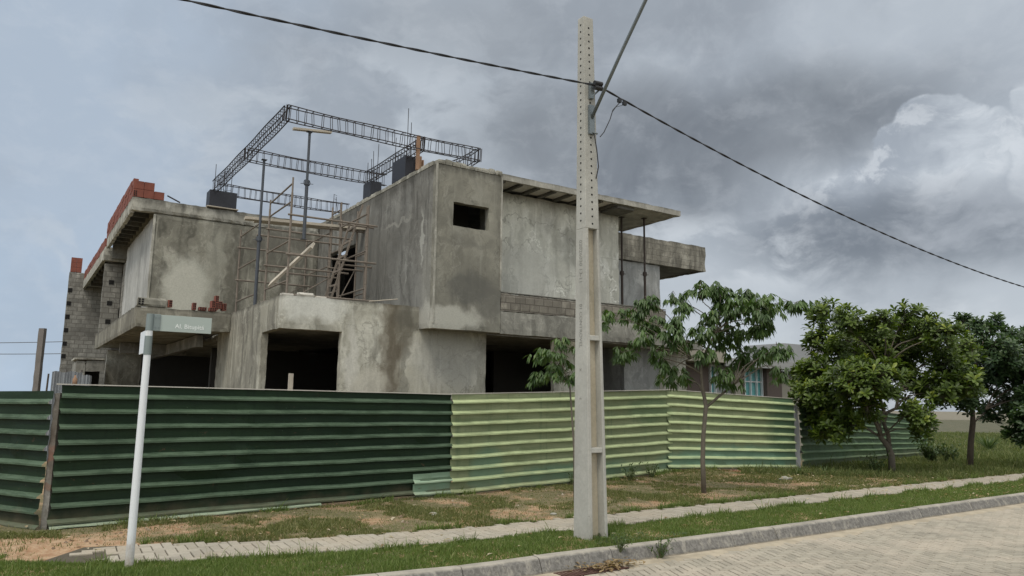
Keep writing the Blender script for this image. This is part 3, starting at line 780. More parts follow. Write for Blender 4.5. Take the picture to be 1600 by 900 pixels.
# left block
part('left_front_wall', 'leftfront', [(-5.15, -.003, 8.55, 8.75, 3.9, 7.40)], step=.13)
part('left_side_wall', 'leftside', [(-5.15, -4.95, 8.753, 14.9, 3.8, 7.36)], step=.2)
part('corner_bead', 'slab', [(-5.17, -5.10, 8.53, 8.58, 4.1, 7.38)], step=.08, chip=.01)
part('left_roof_slab', 'slab', [(-5.8, -.003, 8.52, 8.75, 7.401, 7.83), (-5.8, -5.66, 8.75, 15.5, 7.36, 7.83), (-5.66, -.003, 8.75, 15.5, 7.62, 7.8)], step=.12, chip=.03)
for i in range(9):
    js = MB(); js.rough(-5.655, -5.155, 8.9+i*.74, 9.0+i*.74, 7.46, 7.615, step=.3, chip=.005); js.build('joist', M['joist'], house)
part('roof_step', 'raw', [(-5.6, -.2, 15.30, 15.49, 7.0, 7.62)], step=.4)
part('rear_roof_slab', 'slab', [(-5.85, -3.0, 15.5, 15.7, 6.92, 7.33), (-5.8, -5.66, 15.7, 26, 7.08, 7.53), (-5.66, -.2, 15.7, 26, 7.25, 7.5)], step=.2, chip=.02)
part('block_pier', 'block', [(-5.75, -5.12, 16.0, 16.2, 3.7, 6.91), (-5.12, -4.9, 14.9, 16.0, 3.7, 6.9)], step=.2)
part('rear_wall', 'block', [(-6.42, -3.0, 26, 26.2, 0, 7.9)], step=.25)
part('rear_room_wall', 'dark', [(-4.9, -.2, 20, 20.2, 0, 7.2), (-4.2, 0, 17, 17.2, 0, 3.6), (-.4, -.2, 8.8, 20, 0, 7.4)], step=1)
part('lower_left_wall', 'lower', [(-5.42, -4.22, 15.7, 15.9, 0, 3.62)], step=.2)
vbs = []
class _V:
    def box(s, *a): m_ = MB(); m_.box(*a); m_.build('vent_block', 'hole_shade', house)
vb = _V()
for zz in (6.9, 6.25, 5.6, 4.95, 4.3, 3.7): vb.box(-6.40, -6.22, 25.985, 26.05, zz, zz+.2)
vb.box(-5.9, -5.72, 25.985, 26.05, 2.75, 2.95)
for zz in (6.1, 5.3, 4.6, 4.1): vb.box(-5.55, -5.38, 15.985, 16.05, zz, zz+.17)
for i in range(7):
    jb = MB(); jb.rough(-5.6, -3.2, 16.6+i*1.2, 16.72+i*1.2, 7.02, 7.24, step=.6, chip=.004); jb.build('joist', M['joist'], house)
# balcony
part('balcony', 'balcony', [(-5.8, -3.435, 5.34, 5.5, 3.63, 4.18), (-5.8, -5.65, 5.5, 16.4, 3.63, 4.22), (-5.65, -3.44, 5.5, 15.99, 3.68, 3.85), (-3.44, -.2, 6.9, 15.99, 3.5, 3.68)], step=.12, chip=.02)
part('balcony_beam', 'raw', [(-5.4, -3.3, 12.0, 12.2, 3.3, 3.67), (-4.0, -3.8, 6.9, 15.9, 3.3, 3.66)], step=.4)
cb = MB(); cb.rough(-5.78, -5.05, 5.36, 5.52, 4.185, 4.42, step=.06, chip=.04); cb.build('broken_block', M['coping'], house)
hb = MB()
for i in range(2):
    for j in range(3): hb.box(-5.76+i*.075, -5.71+i*.075, 5.352, 5.37, 4.22+j*.06, 4.265+j*.06)
hb.build('block_hole', 'hole_shade', house)
# red clay brick courses on the slab edges
def course(a0, a1, b0, b1, z0, rows, name='brick_course'):
    mb = MB(); L = .39
    for r_ in range(rows):
        bb = b0+(L/2 if r_ % 2 else 0)
        while bb < b1-.1:
            e = min(bb+L-.012, b1); j = random.uniform(-.012, .012)
            mb.box(a0+j, a1+j, bb, e, z0+r_*.205, z0+r_*.205+.193); bb += L
    return mb.build(name, 'clay', house)
course(-5.78, -5.64, 8.76, 16.0, 7.835, 3)
course(-5.78, -5.64, 16.2, 25.9, 7.54, 2)
mb = MB()
for r_ in range(2):
    for i in range(3): mb.box(-5.78+i*.29, -5.78+i*.29+.28, 8.56, 8.74, 7.835+r_*.25, 7.835+r_*.25+.24) if not (r_ == 1 and i == 2) else None
mb.build('brick_course', 'clay', house); mb = MB()
for r_ in range(3):
    for i in range(2): mb.box(-6.38+i*.24, -6.38+i*.24+.23, 26.0, 26.18, 7.91+r_*.24, 7.91+r_*.24+.23)
mb.build('brick_course', 'clay', house)
hb = MB()
for i in range(2):
    for j in range(3): hb.box(-5.76+i*.05, -5.73+i*.05, 8.553, 8.565, 7.86+j*.06, 7.90+j*.06)
hb.build('brick_hole', 'hole_shade', house)

# ------------------------------------------------------------------ formwork boxes, rebar, cage
def at_house(name, loc, label, cat, group=None): return empty(name, HW(*loc), HZ, label, cat, group)
def form_box(a, b, z, la, lb, h, label):
    t = at_house('formwork_box', (a, b, z), label, 'formwork', 'black column formwork boxes on the roof')
    for nm, bx in (('panel', (0, la, 0, .03, .03, h)), ('panel', (0, la, lb-.03, lb, .03, h)), ('panel', (0, .03, .03, lb-.03, .03, h)), ('panel', (la-.03, la, .03, lb-.03, .03, h))):
        q = MB(); q.box(*bx); q.build(nm, 'form', t)
    if la > .5: q = MB(); q.box(-.06, la+.06, -.05, lb+.05, 0, .028); q.build('base_board', 'wood', t)
    return t
form_box(-3.62, 8.5, 7.84, .83, .5, .56, 'long black formwork box on the left roof edge with rebar rising from it')
form_box(.05, 4.35, 7.80, .35, .55, .52, 'middle black formwork box on the side wall top, nearer the scaffold')
form_box(.04, 1.95, 7.80, .3, .85, .64, 'black formwork box nearest the front roof corner beside orange boards')
def starters(pts, z0, hs, label, near):
    t = at_house('rebar_starters', (pts[0][0], pts[0][1], z0), label, 'rebar', 'upright column rebar on the roof')
    q = MB()
    for (a, b), h in zip(pts, hs):
        x, y = a-pts[0][0], b-pts[0][1]
        q.tube((x, y, 0), (x+random.uniform(-.03, .03), y, h), .010, n=5)
    for zz in (.7, .85):
        for (p0, p1) in zip(pts, pts[1:]): q.tube((p0[0]-pts[0][0], p0[1]-pts[0][1], zz), (p1[0]-pts[0][0], p1[1]-pts[0][1], zz), .006, n=4)
    q.build('bars', 'steel', t)
    return t
starters([(-3.5, 8.6), (-3.42, 8.85), (-3.2, 8.6), (-3.1, 8.85), (-2.98, 8.6)], 7.8, [1.0, 1.55, 1.3, 1.5, 1.45], 'upright rebar rising out of the left black formwork box', '')
starters([(.1, 4.4), (.3, 4.5), (.32, 4.8), (.12, 4.8)], 7.8, [1.2, 1.75, 1.6, 1.2], 'tall rebar rising behind the middle formwork box', '')
starters([(.1, 2.0), (.3, 2.2), (.3, 2.6), (.1, 2.8)], 7.8, [2.0, 1.7, 1.55, 1.4], 'tall rebar rising from the formwork nearest the roof corner', '')
starters([(2.1, 2.3), (2.3, 2.3), (2.35, 2.6), (2.15, 2.6), (2.55, 2.4)], 7.75, [1.4, 1.0, .9, 1.0, .6], 'short dense rebar cluster under the right end of the cage', '')
starters([(.1, 7.6), (.25, 7.7)], 7.8, [.85, .8], 'pair of thin bars at the far end of the side wall', '')
bars = MB()
bars.box(0, .05, 0, .9, 0, .62); bars.box(.1, .14, .05, .95, 0, .55)
t = at_house('timber_boards', (.38, 1.75, 7.80), 'orange timber boards standing beside the formwork nearest the corner', 'boards'); bars.build('board', 'orange', t)
cage = at_house('rebar_cage', (0, 0, 8.4), 'large rectangular beam cage of tied black rebar raised above the roof', 'rebar cage')
def cage_beam(p0, p1, z0=.0, h=.34, wd=.14, st=.19, name='beam_cage'):
    p0, p1 = Vector((*p0, 0)), Vector((*p1, 0)); d = (p1-p0).normalized(); s_ = Vector((-d.y, d.x, 0))*wd/2; L = (p1-p0).length
    q = MB()
    up_ = Vector((0, 0, 1))
    def P(t, sg, z):
        sagg = .03*math.sin(math.pi*t/L)+.012*math.sin(t*2.3+sg)
        return p0+d*t+s_*sg+up_*(z0+z-sagg)
    n = max(4, int(L/.4))
    for sg in (-1, 1):
        for z in (0, h):
            for i in range(n): q.tube(P(L*i/n, sg, z), P(L*(i+1)/n, sg, z), .014, n=5, caps=False)
    t_ = .06
    while t_ < L:
        lean = random.uniform(-.035, .035)
        c4 = [P(t_, -1, 0), P(t_, 1, 0), P(t_+lean, 1, h), P(t_+lean, -1, h)]
        for i in range(4): q.tube(c4[i], c4[(i+1) % 4], .0085, n=4, caps=False)
        t_ += st*random.uniform(.85, 1.15)
    return q.build(name, 'steel', cage)
cage_beam((-3.45, 1.15), (1.88, 1.15), st=.21)
cage_beam((-3.45, 1.15), (-3.45, 8.75))
cage_beam((-3.38, 4.85), (.75, 4.85), z0=.0)
cage_beam((-3.3, 8.8), (1.1, 8.8), z0=-.02)
cage_beam((.17, 1.2), (.17, 4.9))
cage_beam((1.83, 1.15), (1.83, 2.6))
for (a, b) in ((-3.45, 1.15), (-3.45, 4.85), (1.86, 1.15), (.17, 1.2)):
    q = MB()
    for k in range(5): 
        x, y = a+random.uniform(-.06, .06), b+random.uniform(-.06, .06); q.tube((x, y, -.02), (x+.02, y, .36), .012, n=5)
    q.build('corner_tie', 'steel', cage)
tp = at_house('timber_post', (.05, 1.22, 7.84), 'slim pale timber post holding up the rebar cage near the roof corner', 'post')
q = MB(); q.box(-.04, .04, -.04, .04, 0, .93); q.build('shaft', 'orange', tp)

def prop(loc, h, mat, label, head=None, group='steel props', rad=.035):
    t = at_house('steel_prop', loc, label, 'prop', group)
    q = MB(); q.tube((0, 0, .01), (0, 0, h*.52), rad, n=10); q.build('outer_tube', mat, t)
    q = MB(); q.tube((0, 0, h*.52), (0, 0, h), rad*.78, n=10); q.build('inner_tube', mat, t)
    q = MB(); q.tube((0, 0, h*.5), (0, 0, h*.5+.12), rad*1.6, n=10); q.tube((-.16, 0, h*.5+.02), (.16, 0, h*.5+.05), .008, n=5)
    for i in range(8):
        a0, a1 = math.pi*i/4, math.pi*(i+1)/4
        q.tube((math.cos(a0)*.09, 0, h*.5+.06+math.sin(a0)*.09), (math.cos(a1)*.09, 0, h*.5+.06+math.sin(a1)*.09), .006, n=4)
    q.build('collar', mat, t)
    q = MB(); q.box(-.07, .07, -.07, .07, 0, .012); q.build('foot_plate', mat, t)
    q = MB(); q.box(-.07, .07, -.07, .07, h, h+.012); q.build('head_plate', mat, t)
    return t
prop((-2.66, 1.83, 5.72), 2.75, 'prop', 'tall blue grey steel prop with a board across its head, standing on the scaffold', rad=.042)
bd = at_house('head_board', (-2.66, 1.83, 8.485), 'short loose board balanced across the head of the tallest steel prop', 'board')
q = MB(); q.plank((-.42, 0, -.02), (.55, 0, .09), .12, .05, (0, 1, 0)); q.build('board', 'wood', bd)
prop((-3.08, 4.35, 3.79), 4.55, 'prop', 'bare topped blue grey steel prop left of the scaffold under the cage', rad=.045)
prop((7.08, 1.15, 3.95), 3.63, 'rustprop', 'dark rusty prop under the canopy nearest the recessed wall', rad=.04)
prop((7.75, .85, 3.95), 3.63, 'rustprop', 'dark rusty prop under the canopy nearest its free corner', rad=.04)

# scaffold towers
def scaffold(a0, a1, b0, b1, z0, levels, lift, label, extra=()):
    t = at_house('scaffold_tower', (a0, b0, z0), label, 'scaffold', 'tubular scaffold towers on the lower roof')
    A, B = a1-a0, b1-b0
    for a in (0, A):
        for k in range(levels):
            zb = k*lift; q = MB()
            for b in (0, B): q.tube((a, b, zb), (a, b, zb+lift-.01+.12*(k == levels-1)), .028, n=7)
            q.tube((a, 0, zb+lift-.1), (a, B, zb+lift-.1), .022, n=7)
            q.build('frame', 'tube', t)
    for k in range(levels):
        for b in (0, B):
            q = MB(); z = k*lift+lift*.55; q.tube((-.08, b-.03, z), (A+.25, b-.03, z+.02), .025, n=6); q.build('rail', 'tube', t)
    q = MB(); q.tube((0, B+.02, .2), (A, B+.02, lift*1.6), .016, n=6); q.build('brace', 'tube', t)
    for (p0, p1) in extra:
        q = MB(); q.tube(p0, p1, .022, n=7); q.build('tube', 'tube', t)
    return t
scaffold(-3.0, -1.0, 1.85, 3.75, 3.79, 3, .98, 'front scaffold tower of rusty tubes nearest the lower parapet', extra=[((0, 0, 2.9), (0, 0, 3.45)), ((0, 1.9, 2.9), (0, 1.9, 3.3)), ((0, 0, 3.3), (0, 1.9, 3.2))])
scaffold(-3.0, -1.0, 4.65, 6.75, 3.79, 3, .98, 'rear scaffold tower of rusty tubes against the weathered left wall')
scaffold(-.98, -.2, 3.9, 4.6, 3.79, 3, 1.16, 'narrow scaffold tower beside the dark doorway and the ladder')
def board(p0, p1, wd, th, label, grp, nm='scaffold_board', mat='wood', side=(0, 1, 0)):
    t = at_house(nm, p0, label, 'board', grp)
    q = MB(); q.plank((0, 0, 0), tuple(Vector(p1)-Vector(p0)), wd, th, side); q.build('plank', mat, t)
board((-3.35, 4.95, 6.78), (.0, 4.55, 6.86), .24, .075, 'upper pale plank lying along the top of the scaffold', 'planks on the scaffold')
board((-3.0, 5.35, 6.84), (-.05, 5.1, 6.92), .22, .07, 'rear plank lying along the top of the scaffold behind the longer one', 'planks on the scaffold')
board((-3.0, 3.3, 4.75), (-2.4, 1.9, 5.62), .26, .06, 'wide plank sloping up through the scaffold to the prop foot', 'planks on the scaffold')
# ladder
LB, LTP, RB, RTP = [Vector(onB(*q)) for q in ((509, 463, 3.35), (547, 350, 3.35), (518, 464, 3.0), (567, 320, 3.0))]
lad = at_house('wooden_ladder', tuple(LB), 'crude wooden ladder leaning in front of the dark upper doorway', 'ladder')
d0 = (LTP-LB).normalized(); e0 = (RTP-RB).normalized(); LB2 = LB-d0*.7; RB2 = RB-e0*.7
for p, e in ((LB2, LTP), (RB2, RTP)):
    q = MB(); q.plank(p-LB, e-LB, .05, .035, (1, 0, 0)); q.build('rail', 'tube', lad)
for i in range(6):
    f = .2+i*.145; p = LB2+(LTP-LB2)*f; e = RB2+(RTP-RB2)*(f*.88); ex = (e-p)*.18
    q = MB(); q.plank(p-ex-LB, e+ex-LB, .05, .03, (0, 0, 1)); q.build('rung', 'tube', lad)

# loose bricks on the balcony edge
bk = None
def brick(loc, up, rz, label):
    global bk
    if bk is None:
        root = empty('clay_brick', (0, 0, 0)); q = MB()
        q.box(-.045, .045, -.095, .095, 0, .19); body = q.build('body', 'clay', root, bevel=.004)
        q = MB()
        for i in range(2):
            for j in range(3): q.box(-.035+i*.04, -.005+i*.04, -.0965, -.094, .02+j*.057, .06+j*.057)
        holes = q.build('hole_shade', 'hole_shade', root); bk = (root, body, holes); o = root
    else:
        o = bk[0].copy(); COL.objects.link(o)
        for ch in bk[1:]:
            c = ch.copy(); COL.objects.link(c); c.parent = o
    o.location = HW(*loc); o.rotation_euler = (0, up, HZ+rz)
    tag(o, label, 'brick', 'loose red bricks on the balcony edge')
zb = 4.185
k_ = onB
brick((-5.02, 5.42, zb+.02), 0, .3, 'red brick standing alone beside the broken grey block')
brick((-4.40, 5.42, zb), 0, 0, 'upright red brick of the small pair in the middle of the balcony edge')
brick((-4.28, 5.42, zb+.045), math.pi/2, 0, 'flat red brick of the small pair in the middle of the balcony edge')
brick((-4.02, 5.42, zb+.045), math.pi/2, 0, 'flat red brick at the foot of the stack on its left')
brick((-3.93, 5.42, zb+.095), 0, .1, 'red brick standing left of the tallest in the stack')
brick((-3.83, 5.42, zb+.05), 0, .0, 'red brick under the tallest one of the stack')
brick((-3.84, 5.42, zb+.24), 0, .05, 'topmost red brick crowning the stack on the balcony')
brick((-3.73, 5.42, zb+.09), 0, -.1, 'red brick standing right of the tallest in the stack')
brick((-3.64, 5.42, zb+.04), 0, .2, 'outermost right red brick of the stack near the flank wall')
# mortar debris on lower parapet
for i, (a, b, l, h) in enumerate(((-3.28, .86, .32, .05), (-2.85, .87, .40, .10), (-2.5, .85, .3, .045))):
    t = at_house('cement_lump', (a, b, 4.165), ['flat pale cement lump at the corner of the lower parapet', 'thick pale cement lump in the middle of three on the parapet', 'thin pale cement lump furthest right on the lower parapet'][i], 'rubble', 'pale lumps on the lower parapet')
    q = MB(); q.rough(-l/2, l/2, -.08, .08, 0, h, step=.05, chip=.03, wave=.02); q.build('lump', M['filler'], t)
t = at_house('loose_stick', (-1.3, .85, 4.2), 'thin pale stick lying along the lower parapet', 'stick'); q = MB(); q.tube((0, 0, 0), (.75, 0, .12), .012, n=5); q.build('stick', 'wood', t)
t = at_house('loose_bar', (-4.45, 8.6, 7.85), 'short dark bar sticking up from the left roof edge', 'bar'); q = MB(); q.tube((0, 0, 0), (-.38, 0, .16), .022, n=6); q.build('bar', 'steel', t)
t = at_house('timber_stub', (-2.95, 1.3, 0.15), 'short grey timber standing in the dark corner opening', 'timber'); q = MB(); q.box(-.05, .05, -.03, .03, 0, 2.28); q.build('shaft', 'wood', t)

# ------------------------------------------------------------------ site fence
fence = empty('corrugated_fence', (0, 0, 0), 0, 'long green corrugated metal hoarding around the building site', 'fence')
def fpanel(p0, p1, zb0, zt0, zb1, zt1, mat, ribs=9, bow=.02, seed=0, off=0.0, name='sheet_panel', ragged=0.0, depth=.06, parent=None):
    p0, p1 = Vector(p0), Vector(p1); d = (p1-p0); L = d.length; d.normalize(); n_ = Vector((d.y, -d.x))   # towards the street
    prof = []
    for k in range(ribs):
        t0 = k/ribs
        prof += [(t0, 0), (t0+.50/ribs, 0.06), (t0+.54/ribs, .3), (t0+.72/ribs, 1), (t0+.84/ribs, 1.0), (t0+.865/ribs, .05)]
    prof.append((1, 0))
    q = MB(); rib = []; nx = max(8, int(L/.18)); nc = len(prof)
    for i in range(nx+1):
        s = i/nx
        for (t, o) in prof:
            e = 0
            if ragged and i in (0, nx): e = ragged*noise.noise(Vector((t*11, seed, i)))
            x = s*L+e
            w_ = noise.noise(Vector((s*L*.7, t*1.6, seed)))*bow+noise.noise(Vector((s*L*3.1, t*9, seed+5)))*.012+max(0, noise.noise(Vector((s*L*1.7, t*4, seed+15)))-.35)*.12
            pp = p0+d*x+n_*(o*depth+w_+off)
            zt = zt0+(zt1-zt0)*s; zb = zb0+(zb1-zb0)*s
            z = zt+(zb-zt)*t+noise.noise(Vector((s*L*.8, t*3, seed+9)))*.012
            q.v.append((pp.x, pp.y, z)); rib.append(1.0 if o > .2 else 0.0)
    for i in range(nx):
        for j in range(nc-1):
            a = i*nc+j; q.f.append((a, a+1, a+nc+1, a+nc))
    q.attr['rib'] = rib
    return q.build(name, mat, parent or fence)
def flerp(i, s):
    return FV[i]+(FV[i+1]-FV[i])*s
F = {0: (-.10, 1.86), 1: (-.07, 1.88), 2: (-.02, 1.93), 3: (.0, 1.96), 4: (.03, 2.21), 5: (-.02, 2.03), 6: (-.27, 1.42)}
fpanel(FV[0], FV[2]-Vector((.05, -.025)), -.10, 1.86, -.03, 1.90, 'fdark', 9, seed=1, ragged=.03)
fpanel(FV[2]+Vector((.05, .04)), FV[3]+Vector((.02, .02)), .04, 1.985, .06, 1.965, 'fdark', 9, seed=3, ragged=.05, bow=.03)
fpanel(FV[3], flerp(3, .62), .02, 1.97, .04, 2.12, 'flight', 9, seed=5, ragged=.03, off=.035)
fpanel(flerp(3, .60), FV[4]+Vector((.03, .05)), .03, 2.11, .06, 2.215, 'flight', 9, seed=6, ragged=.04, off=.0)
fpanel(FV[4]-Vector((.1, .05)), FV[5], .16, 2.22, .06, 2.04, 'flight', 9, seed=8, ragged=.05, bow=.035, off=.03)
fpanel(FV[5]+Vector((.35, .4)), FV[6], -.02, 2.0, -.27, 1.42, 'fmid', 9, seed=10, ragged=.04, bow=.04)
# repainted strips low on the dark run
def strip(i, s0, s1, z0, z1, mat, off):
    a, b_ = flerp(i, s0), flerp(i, s1)
    return fpanel(a, b_, z0, z1, z0+.01, z1+.02, mat, 1, seed=20+i, off=off, name='patch_sheet')
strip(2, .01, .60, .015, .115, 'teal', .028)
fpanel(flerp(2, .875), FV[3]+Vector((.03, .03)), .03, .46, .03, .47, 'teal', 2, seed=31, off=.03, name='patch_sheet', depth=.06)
# posts
def fpost(p, z0, z1, wd, mat, nm='post', off=-.09):
    q = MB(); q.rough(p.x-wd/2, p.x+wd/2, p.y-.05-off, p.y+.05-off, z0, z1, step=.12, chip=.02, wave=.02); return q.build(nm, mat, fence)
fpost(FV[2]+Vector((-.01, .04)), -.1, 1.88, .10, 'fpost', off=-.05)
fpost(FV[3]+Vector((.0, .0)), -.1, 1.9, .1, 'oldwood', off=-.14)
fpost(FV[4]+Vector((.0, .0)), -.1, 2.1, .1, 'oldwood', off=-.14)
fpost(FV[5]+Vector((.14, .2)), -.1, 1.88, .36, 'ngrey', off=-.22)
q = MB()
for i, (za, zb_) in ((2, (1.99, 1.97)), (3, (1.975, 2.22)), (4, (2.225, 2.045)), (5, (2.0, 1.43))):
    a, b_ = FV[i], FV[i+1]; d = (b_-a).normalized(); n_ = Vector((d.y, -d.x))
    q.plank((a.x+n_.x*.02, a.y+n_.y*.02, za+.006), (b_.x+n_.x*.02, b_.y+n_.y*.02, zb_+.006), .06, .014)
q.build('top_rail', 'filler', fence)

# ------------------------------------------------------------------ street name sign
sg = empty('street_sign', (-4.056, 8.41, 0), 0, 'leaning free white street sign post with grey green name blade', 'street sign')
sg['label'] = 'slim white post carrying the pale green street name blade'
q = MB(); q.tube((0, 0, -.05), (0, 0, 2.29), .044, .037, n=20); q.tube((0, 0, 2.50), (0, 0, 2.56), .0375, n=20); q.build('post', 'postwhite', sg, smooth=False)
q = MB(); q.tube((0, 0, 2.29), (0, 0, 2.50), .041, .040, n=20); q.tube((0, 0, 2.56), (0, 0, 2.75), .040, .039, n=20); q.build('collar', 'grey', sg)
ux = Vector((DA.x, DA.y, 0)); uy = Vector((DB.x, DB.y, 0))
q = MB(); q.obox(ux*.07+Vector((0, 0, 2.655)), ux*.035, uy*.018, Vector((0, 0, .095))); q.build('clamp', 'grey', sg, bevel=.004)
q = MB(); q.obox(ux*.378+Vector((0, 0, 2.654)), ux*.278, uy*.006, Vector((0, 0, .092))); bl = q.build('name_blade', 'signface', sg, bevel=.002)
q = MB(); q.obox(uy*.33+Vector((0, 0, 2.45)), uy*.29, ux*.006, Vector((0, 0, .13))); q.build('name_blade', 'white', sg, bevel=.002)
mt = Matrix((( ux.x, 0, -uy.x, 0), (ux.y, 0, -uy.y, 0), (0, 1, 0, 0), (0, 0, 0, 1)))
pos = ux*.262+Vector((0, 0, 2.605))-uy*.0075
txt = sheet_text('Al. Bitupitá', .070, 'lettering', 'lettering', bl, Matrix.Translation(pos) @ mt, .0008)
q = MB()
for zz in (2.60, 2.71):
    for aa in (.055, .09): q.tube(tuple(ux*aa-uy*.018+Vector((0, 0, zz))), tuple(ux*aa-uy*.024+Vector((0, 0, zz))), .007, n=8)
q.build('bolt', 'galv', sg)

# ------------------------------------------------------------------ concrete utility pole (double-T section)
PB = Vector((1.105, 10.55, 0))
H = 7.52
up_ = empty('utility_pole', PB, HZ, 'tall tapered pale concrete utility pole with rows of bolt holes', 'utility pole')
# local axes: x along street (DA), y away (DB).  lean a little
LEAN = -.045
def sec(z):
    f = z/H
    wx = .33-.15*f      # width of the street face
    wy = .335-.195*f    # width of the flank
    cx = LEAN*f; cy = .03*f
    return cx-wx/2, cx+wx/2, cy-wy/2, cy+wy/2
zT = 4.28
q = MB()
def slice_box(q, z0, z1, fx0, fx1, fy0, fy1, rows=6):
    """column between fractions of the tapering section"""
    k0 = len(q.v)
    for i in range(rows+1):
        z = z0+(z1-z0)*i/rows; x0, x1, y0, y1 = sec(z)
        for fx, fy in ((fx0, fy0), (fx1, fy0), (fx1, fy1), (fx0, fy1)):
            px, py = x0+(x1-x0)*fx, y0+(y1-y0)*fy
            jx = noise.noise(Vector((fx*3, fy*3, z*2.2)))*.005
            q.v.append((px+jx, py+jx, z))
    for i in range(rows):
        for j in range(4):
            a, b_ = k0+i*4+j, k0+i*4+(j+1) % 4; q.f.append((a, b_, b_+4, a+4))
    q.f.append((k0+3, k0+2, k0+1, k0)); e = k0+rows*4; q.f.append((e, e+1, e+2, e+3))
slice_box(q, zT, H, 0, 1, 0, 1, 20)
slice_box(q, -.25, zT, 0, .20, 0, 1, 30)
slice_box(q, -.25, zT, .84, 1, 0, 1, 30)
for zc in (1.19, 2.72): slice_box(q, zc-.035, zc+.035, .20, .84, 0.02, .98, 1)
q.build('shaft', 'pole', up_, bevel=.008)
q = MB(); slice_box(q, -.25, zT, .20, .84, .42, .58, 12); q.build('web', 'polein', up_)
q = MB()
z = zT+.07
while z < H-.08:
    x0, x1, y0, y1 = sec(z); cx, cy = (x0+x1)/2, (y0+y1)/2
    q.tube((cx, y0-.0025, z), (cx, y0+.02, z), .0155, n=8)
    q.tube((x0-.0025, cy, z+.05), (x0+.02, cy, z+.05), .0155, n=8)
    z += .107
q.build('bolt_hole_disc', 'hole_shade', up_)  # dark discs on the pole faces imitate shaded holes, nothing is cut
# stamped characters down the flank
for txt_, z0, sz in (('02026030 13-11', 4.12, .095), ('01 CONTROVEL', 3.2, .085), ('x', 2.30, .09), ('c', 1.90, .08)):
    x0, x1, y0, y1 = sec(z0)
    # reading downwards: text x axis = -z, text y axis = -local y (towards the street), normal = -x
    mt = Matrix(((0, 0, -1, 0), (0, -1, 0, 0), (-1, 0, 0, 0), (0, 0, 0, 1)))
    tilt = Matrix.Rotation(0, 4, 'Y')
    o = sheet_text(txt_, sz, 'stamp', 'mark', up_, mt, .001)
    for v in o.data.vertices:
        zz = z0+v.co.z; a0, a1, b0, b1 = sec(zz)
        v.co = Vector((a0-.002+v.co.x*1.0, (b0+b1)/2+v.co.y+sz*.35, zz))
# lamp arm and fittings
xt0, xt1, yt0, yt1 = sec(5.95)
arm = [(LEAN*.8, yt0-.03, 5.92), (LEAN*.8, -.75, 6.68), (LEAN*.8, -1.6, 7.62), (LEAN*.8, -2.1, 7.95)]
q = MB(); q.path(arm, .026, 10); q.build('lamp_arm', 'galv', up_, smooth=True)
q = MB(); q.obox((LEAN*.8, -2.45, 8.02), (.11, 0, 0), (0, .36, -.06), (0, 0, .05)); q.build('lamp_head', 'galv', up_, bevel=.03)
q = MB(); q.box(LEAN*.8-.045, LEAN*.8+.045, yt0-.045, yt0-.002, 5.68, 6.12); q.tube((LEAN*.8, yt0-.05, 5.70), (LEAN*.8+.09, yt0-.05, 5.70), .014, n=6)
q.tube((LEAN*.8, yt1+.06, 5.98), (LEAN*.8, yt0-.06, 5.98), .012, n=6); q.build('arm_bracket', 'galv', up_)
yw0 = sec(6.35)[2]
q = MB(); q.box(LEAN*.85-.03, LEAN*.85+.03, yw0-.06, yw0-.002, 6.22, 6.46); q.tube((LEAN*.85, yw0-.05, 6.25), (LEAN*.85+.12, yw0-.10, 6.38), .013, n=6); q.build('wire_bracket', 'galv', up_)
q = MB()
for dz in (0, .07): q.tube((LEAN*.85-.02, yw0-.13, 6.36+dz), (LEAN*.85+.12, yw0-.13, 6.37+dz), .035, n=10)
q.build('insulator', 'black', up_)
q = MB()
q.path([(LEAN*.8+.02, yt0-.06, 5.69), (LEAN*.8+.06, yt0-.07, 5.45), (LEAN*.8+.10, yt0-.06, 5.2), (LEAN*.8+.08, yt0-.03, 5.03)], .009, 6)
q.path([(.42, yw0-.14, 6.24), (.30, yw0-.12, 6.10), (.26, yw0-.10, 5.95), (.16, yw0-.08, 5.74), (.10, yw0-.06, 5.66)], .007, 6)
q.path([(.50, yw0-.14, 6.22), (.36, yw0-.12, 6.16), (.29, yw0-.10, 6.05)], .004, 5)
q.build('tap_cable', 'black', up_)
q = MB()
for x in (.42, .52): q.obox((x, yw0-.13, 6.27-(x-.42)*.2), (.03, 0, 0), (0, .02, 0), (0, 0, .028))
q.build('cable_clamp', 'black', up_)
# overhead cables: twisted pair hanging from pole to pole
def hang(name, p0, p1, sag, r, label, twist=True, n=90, group=None):
    q = MB(); p0, p1 = Vector(p0), Vector(p1); d = (p1-p0).normalized(); s_ = Vector((-d.y, d.x, 0)).normalized()
    for k in ((0, 1) if twist else (0,)):
        pts = []
        nn = n*(8 if twist else 1)
        for i in range(nn+1):
            t = i/nn; p = p0+(p1-p0)*t-Vector((0, 0, 4*sag*t*(1-t)))
            if twist:
                a = t*(p1-p0).length*9+k*math.pi; p = p+s_*math.cos(a)*r*.9+Vector((0, 0, math.sin(a)*r*.9))
            pts.append(p)
        q.path(pts, r, 5)
    o = q.build(name, 'black'); tag(o, label, 'cable', group); return o
WP = PB+DA*(LEAN*.85+.05)+DB*(yw0-.13)+Vector((0, 0, 6.40))
hang('overhead_cable', WP, WP+DA*34+Vector((0, 0, .05)), 1.83, .009, 'twisted black cable sagging away right from the pole down the street')
hang('overhead_cable', WP, WP-DA*34+Vector((0, 0, -.05)), .85, .009, 'twisted black cable running from the pole to the upper left')
hang('distant_wire', (-75, 78, 7.6), (-28, 84, 9.6), .9, .035, 'upper thin distant wire low in the sky at the far left', False, 30)
hang('distant_wire', (-75, 78, 6.7), (-28, 84, 8.0), .9, .035, 'lower thin distant wire low in the sky at the far left', False, 30)

